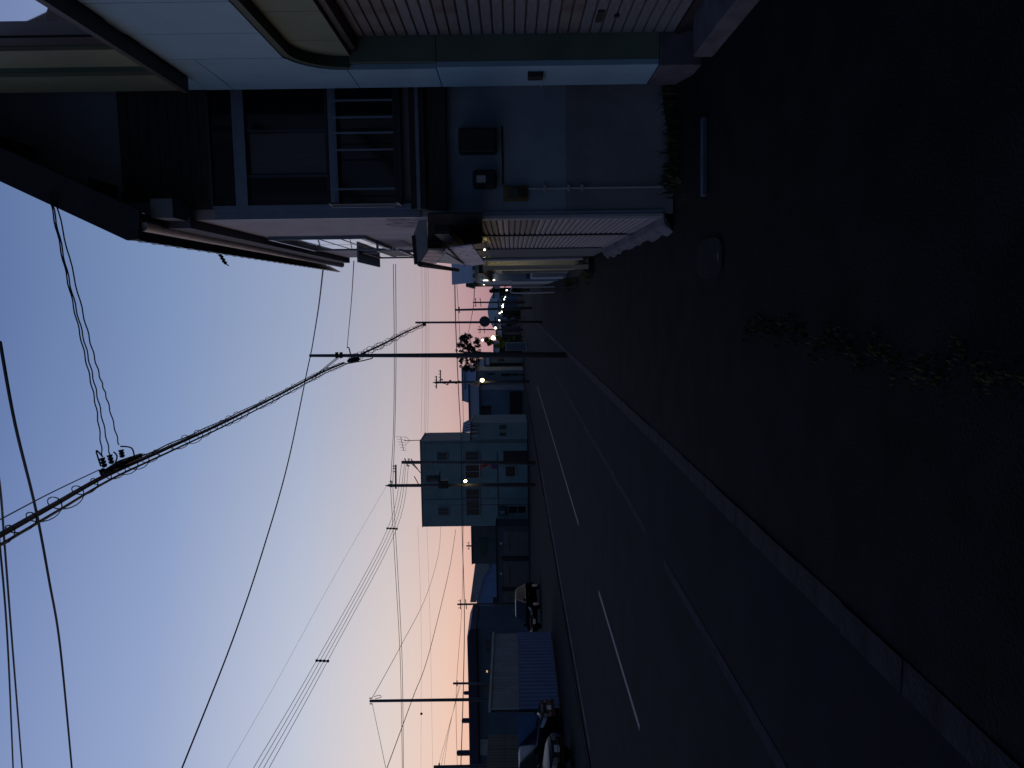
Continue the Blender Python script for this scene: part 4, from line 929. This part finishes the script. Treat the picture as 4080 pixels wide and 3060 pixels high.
# ================================================================== TREE
def leaf_cloud(mb, centres, n, size):
    for k in range(n):
        c, r = random.choice(centres); d = Vector((random.gauss(0, 1), random.gauss(0, 1), random.gauss(0, 1))).normalized() * r * random.random() ** .4
        p = c + d; a = Vector((random.uniform(-1, 1), random.uniform(-1, 1), random.uniform(-1, 1))).normalized(); b = a.orthogonal().normalized(); s = size * random.uniform(.6, 1.3)
        mb.add([p - a * s, p + b * s * .45, p + a * s, p - b * s * .45], [(0, 1, 2, 3)])
TY = 80.0
q = atY(2070, 1412, TY)
tr = thing('street_tree', 'leafy roadside tree with sky showing through its crown', 'tree', (q.x, TY, -.05))
top = atY(1900, 1405, TY)
MB().tube([(q.x, TY, -.1), (q.x + .05, TY, 1.6), (top.x, TY, top.z)], [.2, .15, .1], 8).build('trunk', 'bark', tr)
cents = []
for k in range(190):
    u, v = random.uniform(-1, 1), random.uniform(-1, 1)
    if u * u + v * v > 1: continue
    c = atY(1866 + v * 50, 1405 + u * 76, TY); c.y += random.uniform(-1.2, 1.2); cents.append((c, random.uniform(.1, .26)))
    if k % 6 == 0: MB().tube([top, top.lerp(c, .6) + Vector((0, 0, .1)), c], [.05, .03, .012], 5).build('limb', 'bark', tr)
mb = MB(); leaf_cloud(mb, cents, 5600, .10); stuff(mb.build('crown', 'leaf', tr))
for (nm, lb_, x0, x1, y0, y1, Y, n, m) in (('hedge', 'dense green hedge lit by the yellow street lamp', 1925, 2060, 1334, 1384, 121, 2600, 'leafgreen'), ('bush', 'dark bushes at the foot of the far street lamps', 2015, 2066, 1240, 1300, 140, 1600, 'leaf'), ('hedge_plant', 'dark tall shrub beyond the white handrail', 1945, 2070, 1146, 1166, 70, 1500, 'leaf'), ('garden_shrub', 'dark shrub in front of the pale house', 1985, 2060, 1486, 1500, 108, 900, 'leaf')):
    cents = []; q = atY(x1, (y0 + y1) / 2, Y)
    t = thing(nm, lb_, 'bush', (q.x, Y, 0))
    for k in range(16): c = atY(random.uniform(x0 + 12, x1), random.uniform(y0 + 5, y1 - 5), Y); c.y += random.uniform(-.6, .6); cents.append((c, (y1 - y0) * .2 * Y / F))
    mb = MB(); leaf_cloud(mb, cents, n, .16); stuff(mb.build('foliage', m, t)); MB().tube([(q.x, Y, -.1), (q.x, Y, q.z + 1.2)], [.12, .05], 6).build('trunk', 'bark', t)

# ================================================================== CARS
def car(name, label, loc, rz, ln, wd, ht, hood, paint, body='hatch', group=None):
    """x forward, built from lofted sections; wheels, glass, lamps and plates are parts"""
    t = thing(name, label, 'car', loc, group); t.rotation_euler = (0, 0, rz); L2 = ln / 2
    zb, zbelt = .28, ht * .58; zh = ht * .56
    # stations: x, floor, belt, half width
    st = [(L2, .42, zh - .22, wd * .40), (L2 - .08, .30, zh - .13, wd * .46), (L2 - .35, .24, zh - .05, wd * .49), (L2 - hood, .22, zbelt + .01, wd * .5), (0, .22, zbelt, wd * .5), (-L2 + .5, .24, zbelt + .02, wd * .495), (-L2 + .08, .30, zbelt - .02, wd * .475), (-L2, .42, zbelt - .1, wd * .43)]
    mb = MB(); ring = 10
    for (x, z0, z1, hw) in st:
        zm_ = z0 + (z1 - z0) * .55
        pts = [(-hw * .86, z0), (-hw * .99, z0 + .1), (-hw, zm_), (-hw * .97, z1 - .05), (-hw * .88, z1), (hw * .88, z1), (hw * .97, z1 - .05), (hw, zm_), (hw * .99, z0 + .1), (hw * .86, z0)]
        mb.v += [Vector((x, y_, z_)) for y_, z_ in pts]
    for i in range(len(st) - 1):
        for j in range(ring): a = i * ring + j; b = i * ring + (j + 1) % ring; mb.f.append((a, b, b + ring, a + ring))
    mb.f += [tuple(range(ring)), tuple(range((len(st) - 1) * ring, len(st) * ring))[::-1]]
    def part(mb_, nm, m, par=None, smooth=False):
        me = bpy.data.meshes.new(nm); me.from_pydata(mb_.v, [], mb_.f); me.update(); me.materials.append(M[m])
        if smooth: me.polygons.foreach_set('use_smooth', [True] * len(me.polygons))
        o = bpy.data.objects.new(nm, me); COL.objects.link(o); o.parent = par or t; return o
    bo = part(mb, 'body', paint, smooth=True); bv = bo.modifiers.new('b', 'BEVEL'); bv.width = .03; bv.segments = 2; bv.limit_method = 'ANGLE'
    xf0, xf1 = L2 - hood - .02, L2 - hood - (.75 if body == 'hatch' else .6); xr1, xr0 = (-L2 + .75, -L2 + .22) if body == 'hatch' else (-L2 + .12, -L2 + .04)
    hb, hr = wd * .46, wd * .385; zr_ = ht
    gh = MB()
    for (x0_, x1_) in ((xf0, xf1), (xr0, xr1)): pass
    secs = [(xf0, xf0, zbelt - .02), (xf1, xf1, zr_)]
    v = [(xf0, -hb, zbelt - .02), (xf0, hb, zbelt - .02), (xr0, hb, zbelt - .02), (xr0, -hb, zbelt - .02), (xf1, -hr, zr_ - .04), (xf1, hr, zr_ - .04), (xr1, hr, zr_ - .05), (xr1, -hr, zr_ - .05), (xf1 - .3, -hr * .9, zr_), (xf1 - .3, hr * .9, zr_), (xr1 + .3, hr * .9, zr_), (xr1 + .3, -hr * .9, zr_)]
    gh.add(v, [(0, 4, 5, 1), (1, 5, 6, 2), (2, 6, 7, 3), (3, 7, 4, 0), (4, 8, 9, 5), (5, 9, 10, 6), (6, 10, 11, 7), (7, 11, 8, 4), (8, 11, 10, 9)])
    cab = part(gh, 'cabin', 'carroof')
    def on(quad, nm, m, k0=.1, k1=.9, off=.008):
        a, b, c, d = [Vector(q) for q in quad]          # a,b lower ; d,c upper
        n_ = (b - a).cross(d - a).normalized() * off
        P_ = lambda u, w_: a.lerp(b, u).lerp(d.lerp(c, u), w_) + n_
        return part(MB().add([P_(k0, .1), P_(k1, .1), P_(k1, .92), P_(k0, .92)], [(0, 1, 2, 3)]), nm, m)
    V = [Vector(q) for q in v]
    on((V[0], V[1], V[5], V[4]), 'windscreen', 'carglass', .07, .93); on((V[2], V[3], V[7], V[6]), 'rear_window', 'carglass', .1, .9)
    for (a_, b_, c_, d_) in ((V[1], V[2], V[6], V[5]), (V[3], V[0], V[4], V[7])):
        on((a_, b_, c_, d_), 'side_window', 'carglass', .10, .48); on((a_, b_, c_, d_), 'side_window', 'carglass', .52, .90)
    for sx in (L2 - .72, -L2 + .65):
        for sy in (-1, 1):
            y_ = sy * (wd / 2 - .1); w_ = part(MB().tube([(sx, y_ - .09, .3), (sx, y_ + .09, .3)], .3, 18), 'wheel', 'tyre'); part(MB().tube([(sx, y_ + sy * .091, .3), (sx, y_ + sy * .1, .3)], [.2, .17], 14), 'rim', 'rim', w_)
    for sy in (-1, 1):
        part(MB().add([(L2 - .34, sy * wd * .485, zh - .08), (L2 - .04, sy * wd * .44, zh - .19), (L2 + .012, sy * wd * .36, zh - .23), (L2 + .012, sy * wd * .24, zh - .24), (L2 + .008, sy * wd * .24, zh - .36), (L2 + .012, sy * wd * .38, zh - .37), (L2 - .05, sy * wd * .462, zh - .33), (L2 - .32, sy * wd * .5, zh - .2)], [(0, 1, 6, 7), (1, 2, 5, 6), (2, 3, 4, 5)]), 'headlight', 'headlamp')
        part(MB().box(-L2 - .012, -L2 + .1, sy * wd * .36 - .07, sy * wd * .36 + .07, .62, zbelt - .02), 'tail_light', 'taillamp')
        part(MB().ball((xf0 - .18, sy * (wd / 2 + .06), zbelt + .08), .09, 8, 6), 'wing_mirror', paint)
        part(MB().box(-.1, .06, sy * wd * .497 - .008, sy * wd * .497 + .008, zbelt - .2, zbelt - .17), 'door_handle', 'chrome')
    part(MB().box(L2 + .004, L2 + .02, -.165, .165, .38, .545), 'front_plate', 'plateW'); part(MB().box(-L2 - .02, -L2 - .004, -.165, .165, .6, .765), 'rear_plate', 'plateW')
    gl_ = part(MB().box(L2 - .002, L2 + .016, -wd * .2, wd * .2, zh - .40, zh - .22), 'grille', 'tyre')
    part(MB().box(L2 + .004, L2 + .024, -wd * .21, wd * .21, zh - .225, zh - .205), 'grille_trim', 'chrome', gl_); part(MB().box(L2 + .004, L2 + .024, -wd * .21, wd * .21, zh - .415, zh - .395), 'grille_trim', 'chrome', gl_)
    part(MB().box(L2 - .05, L2 + .02, -wd * .42, wd * .42, .25, .37), 'bumper', paint)
    return t
fq = gnd(2152, 2475, -.02)
# black car: nose toward the camera and slightly left
q = gnd(2150, 2425, -.02)
Yc = 49.0; xc = atY(2150, 2415, Yc).x
car('parked_car', 'black hatchback parked in front of the brown garages', (xc, Yc, -.02), rad(-95), 4.0, 1.68, 1.66, .95, 'carblack')
car('parked_car', 'dark car parked nose out beside the tall thin pole', (atY(2200, 2795, 27.6).x - 1.75, 26.9, -.02), rad(2), 3.7, 1.6, 1.62, 1.0, 'carblue', 'hatch')
car('parked_car', 'dark car with chrome framed grille parked nose out before the board fence', (atY(2230, 2935, 22.6).x - 1.85, 22.0, -.02), rad(-4), 3.8, 1.66, 1.5, 1.1, 'carblue', 'hatch')

# ================================================================== WIRES
def wire(label, pts, r, group=None, m='wire', per=8):
    P_ = [atY(x, y, Y) if not isinstance(x, Vector) else x for (x, y, Y) in pts]
    o = MB().tube(spline(P_, per), r, 5).build('overhead_wire', m, loc=P_[0]); return tag(o, label, 'wire', group)
wire('thick single cable crossing high over the near pavement to the left', [(0, 1362, 7.5), (60, 1690, 8.2), (142, 2028, 9.4), (195, 2310, 10.4), (240, 2582, 11.6), (286, 3060, 13.5)], .017)
wire('high cable crossing above the looped bundle, lower of the pair', [(-40, 1700, 9), (0, 1945, 10), (18, 2170, 11), (48, 2560, 12.5), (88, 3060, 15)], .016)
wire('high cable crossing above the looped bundle, upper of the pair', [(-30, 1950, 10), (0, 2185, 11), (30, 2560, 12.5), (52, 3060, 15)], .016)
# looped bundle along the kerb poles
bp = [(-420, 2368, 4.2), (0, 2132, 5.6), (210, 2014, 6.7), (420, 1896, 8.2), (640, 1797, 10.0), (880, 1688, 12.6), (1110, 1574, 16.4), (1280, 1485, 20.6), (1372, 1446, 23.1)]
BP = spline([atY(*p) for p in bp], 12)
bn = thing('cable_bundle', 'thick twisted cable bundle with spiral loops strung along the kerb poles', 'cable', atY(1372, 1446, 23.1))
MB().tube(BP, .026, 6).build('main_cable', 'wire', bn)
MB().tube([p + Vector((-.03, .0, -.075)) for p in BP], .013, 5).build('second_cable', 'wire', bn)
MB().tube([p + Vector((.02, 0, .05 + .015 * math.sin(i * .9))) for i, p in enumerate(BP) if i > 44], .009, 5).build('third_cable', 'wire', bn)
def spiral(path, parent, pitch, rad_, wr, drop=.035):
    L_ = [0]
    for i in range(1, len(path)): L_.append(L_[-1] + (path[i] - path[i - 1]).length)
    tot = L_[-1]; n = int(tot / pitch * 14); pts = []; i = 1; ph = 0
    for k in range(n):
        s_ = tot * k / n
        while L_[i] < s_: i += 1
        p = path[i - 1].lerp(path[i], (s_ - L_[i - 1]) / max(1e-6, L_[i] - L_[i - 1])); d = (path[i] - path[i - 1]).normalized(); side = d.cross(UP).normalized(); up_ = side.cross(d)
        ph += 2 * math.pi / 14 * (1 + .25 * math.sin(s_ * 1.7)); r_ = rad_ * (1 + .25 * math.sin(s_ * 2.9))
        pts.append(p + side * math.cos(ph) * r_ * .8 + up_ * (-drop + math.sin(ph) * r_))
    MB().tube(pts, wr, 4).build('spiral_hanger', 'wire', parent)
spiral(BP, bn, .46, .085, .0055)
b2 = [(1400, 1433, 23.7), (1450, 1405, 25.5), (1530, 1368, 30), (1610, 1326, 35.5), (1688, 1291, 40.4)]
BP2 = spline([atY(*p) for p in b2], 10); bn2 = thing('cable_bundle', 'looped cable bundle running on from the slim pole to the thinner pole', 'cable', BP2[0])
MB().tube(BP2, .028, 6).build('main_cable', 'wire', bn2); MB().tube([p + Vector((0, 0, -.07)) for p in BP2], .014, 5).build('second_cable', 'wire', bn2); spiral(BP2, bn2, .6, .13, .009)
MB().tube(spline([atY(1376, 1449, 23.0), atY(1400, 1446, 23.2), atY(1450, 1436, 23.4), atY(1483, 1427, 23.55), atY(1478, 1418, 23.6)], 6), .018, 5).build('slack_loop', 'wire', bn2)
for k in range(3): wire(('upper', 'middle', 'lower')[k] + ' thin cable slanting off the looped bundle up to the slim pole', [(1235 + 10 * k, 1512 - 4 * k, 20.0), (1300 + 8 * k, 1458 - 2 * k, 22), (1346 + 6 * k, 1420, 23.5)], .009, 'thin cables by the slim pole')
# branch clamps and the three service drops to the tiled house
br = thing('cable_branch', 'cluster of insulated dead end clamps where house drops leave the bundle', 'cable fitting', atY(430, 1880, 8.3))
for (a, b, Y) in (((406, 1824), (418, 1862), 8.3), ((436, 1812), (446, 1848), 8.5), ((482, 1792), (488, 1823), 8.8), ((402, 1882), (418, 1872), 8.3), ((506, 1835), (530, 1830), 8.9)):
    p, q = atY(*a, Y), atY(*b, Y); mb = MB()
    for k in range(3): mb.tube([p.lerp(q, k / 3 + .02), p.lerp(q, (k + .8) / 3)], [.034, .026], 8)
    mb.tube([p, q], .018, 6); mb.build('clamp', 'wire', br)
for (a, b, c, Y) in (((410, 1820), (384, 1796), (402, 1858), 8.3), ((480, 1778), (524, 1785), (536, 1822), 8.8), ((452, 1800), (466, 1818), (458, 1848), 8.5), ((425, 1870), (440, 1876), (470, 1862), 8.4)):
    MB().tube(spline([atY(*a, Y), atY(*b, Y), atY(*c, Y)], 8), .009, 5).build('jumper', 'wire', br)
p, q = atY(408, 1888, 8.25), atY(560, 1815, 9.2); MB().tube([p, p.lerp(q, .5) + Vector((0, 0, .03)), q], [.03, .05, .03], 7).build('splice', 'wire', br)
for (lb_, pts) in (('service drop from the bundle to the tiled house, upper strand', [(408, 1820, 8.3), (384, 1629, 8.1), (333, 1395, 7.8), (262, 1085, 7.5), (192, 762, 7.25)]),
                   ('service drop from the bundle to the tiled house, middle strand', [(438, 1812, 8.5), (395, 1610, 8.2), (345, 1395, 7.9), (272, 1100, 7.5), (200, 766, 7.25)]),
                   ('service drop from the bundle to the tiled house, lower strand', [(474, 1772, 8.8), (430, 1603, 8.4), (390, 1473, 8.1), (325, 1225, 7.7), (215, 770, 7.25)])):
    P_ = spline([atY(*p) for p in pts], 14); P_ = [p + Vector((0, 0, .006 * math.sin(i * 1.3))) for i, p in enumerate(P_)]
    tag(MB().tube(P_, .007, 5).build('service_wire', 'wire', loc=P_[0]), lb_, 'wire')
wire('thin strand running beside the bundle overhead', [(0, 2070, 5.9), (200, 1965, 7), (395, 1872, 8.3)], .006)
wire('cable from the top of the slim pole toward the lower left', [(1237, 1421, 23.6), (1225, 1470, 23.2), (1147, 1844, 20.5), (1045, 2200, 18), (922, 2563, 16), (725, 3060, 13.5)], .017)
wire('cable from the tiled eave to the top of the slim pole', [(1288, 1066, 15.8), (1270, 1220, 19.5), (1245, 1376, 23.2), (1238, 1410, 23.6)], .017)
wire('thin cable from the tiled house end to the slim pole hook', [(1410, 1040, 15.2), (1400, 1200, 19), (1383, 1384, 23.6)], .010)
for k, dxp in enumerate((0, 9)): wire(('upper', 'lower')[k] + ' level power line crossing behind the slim pole to the pointed concrete pole', [(1567 + dxp, 1052, 52), (1571 + dxp * .8, 1400, 54), (1568 + dxp * .6, 1700, 57), (1556 + dxp, 1925, 57.9)], .022, 'level pair of power lines')
for k, dxp in enumerate((0, 9)): wire(('upper', 'lower')[k] + ' power line running left from the pointed concrete pole', [(1556 + dxp, 1938, 57.9), (1577 + dxp, 2300, 56), (1595 + dxp * .8, 2640, 54), (1603 + dxp * .5, 3060, 52)], .02, 'pair of power lines running left')
for k, xv in enumerate((1680, 1692, 1698, 1706)): wire(('highest', 'second highest', 'third highest', 'lowest')[k] + ' fine distant line crossing the pink sky level', [(xv, 1060, 130), (xv + 3, 1300, 130), (xv + 1, 1550, 130), (xv - 2, 1728, 130)], .016, 'fine distant lines')
wire('heavy sagging line low across the skyline', [(1811, 1068, 36), (1816, 1300, 40), (1827, 1560, 46), (1837, 1760, 50), (1841, 2100, 50), (1850, 2420, 48), (1847, 2700, 44), (1836, 3060, 40)], .026)
wire('thin companion of the heavy skyline cable', [(1817, 1070, 36), (1830, 1300, 42), (1843, 1560, 46), (1848, 1800, 50), (1846, 2100, 50), (1840, 2420, 48), (1818, 2750, 44), (1822, 3060, 40)], .012)
wire('short cable dipping from the shop roofs to the tree', [(1890, 1140, 36), (1885, 1230, 50), (1866, 1325, 78)], .022)
L4 = ((1600, 1850, 1010), (1612, 1850, 1030), (1618, 1852, 1050), (1628, 1852, 1072))
for k, (xv, yv, xe) in enumerate(L4): wire(('topmost', 'second', 'third', 'lowest')[k] + ' of four parallel power lines sloping off the concrete pole', [(xv, yv, 56.5), (1545 + k * 12, 2105, 52), (1262 + k * 15, 2630, 42), (xe, 3060, 34)], .015, 'four parallel power lines')
for (yv, x0, x1, Y, wh) in ((2105, 1542, 1584, 52, 'beside the flat block'), (2632, 1260, 1310, 42, 'midway up the open sky')):
    p, q = atY(x0, yv, Y), atY(x1, yv + 2, Y); o = thing('line_spacer', 'bar spacer on the four parallel power lines ' + wh, 'spacer', p, 'line spacers'); MB().tube([p, q], .045, 6).build('bar', 'wire', o)
    for k in range(4): c = p.lerp(q, (k + .1) / 3.3); MB().tube([c + Vector((-.06, 0, 0)), c + Vector((.06, 0, 0))], .07, 6).build('grip', 'wire', o)
wire('very thin line slanting down left from the pointed concrete pole', [(1540, 1936, 57), (1330, 2300, 50), (1100, 2720, 43), (905, 3060, 38)], .007)
wire('cable from the tall thin pole rising rightwards to the flat block', [(1481, 2784, 30), (1600, 2568, 36), (1700, 2370, 46), (1748, 2200, 60), (1756, 2100, 80)], .012)
wire('cable falling left from the top of the tall thin pole', [(1483, 2803, 30), (1510, 2930, 27), (1537, 3060, 24)], .009)
wire('dark cable sloping behind the tall thin pole', [(1542, 3060, 36), (1645, 2780, 42), (1710, 2600, 50), (1790, 2270, 68), (1816, 2110, 84)], .022)
for k, (a, b) in enumerate(((1660, 1665), (1696, 1712))): wire(('upper', 'lower')[k] + ' hair thin line over the left roofs', [(a + 5, 2100, 110), (a + 18, 2500, 110), (b + 12, 3060, 110)], .012, 'hair thin lines over the left roofs')
for k in range(3): wire(('upper', 'middle', 'lower')[k] + ' thin line rising from the depot yard to the thick pole', [(1835 - k * 3, 2730, 62), (1790, 2890 + k * 8, 54), (1745 + k * 12, 3056, 45)], .010, 'thin lines over the depot')
p = atY(1686, 2843, 110); o = MB().ball(atY(1679, 2844, 109.9), .2, 8, 6).build('line_marker', 'wire', loc=p); tag(o, 'small dark ball marker on a thin line right of the thick pole', 'marker')
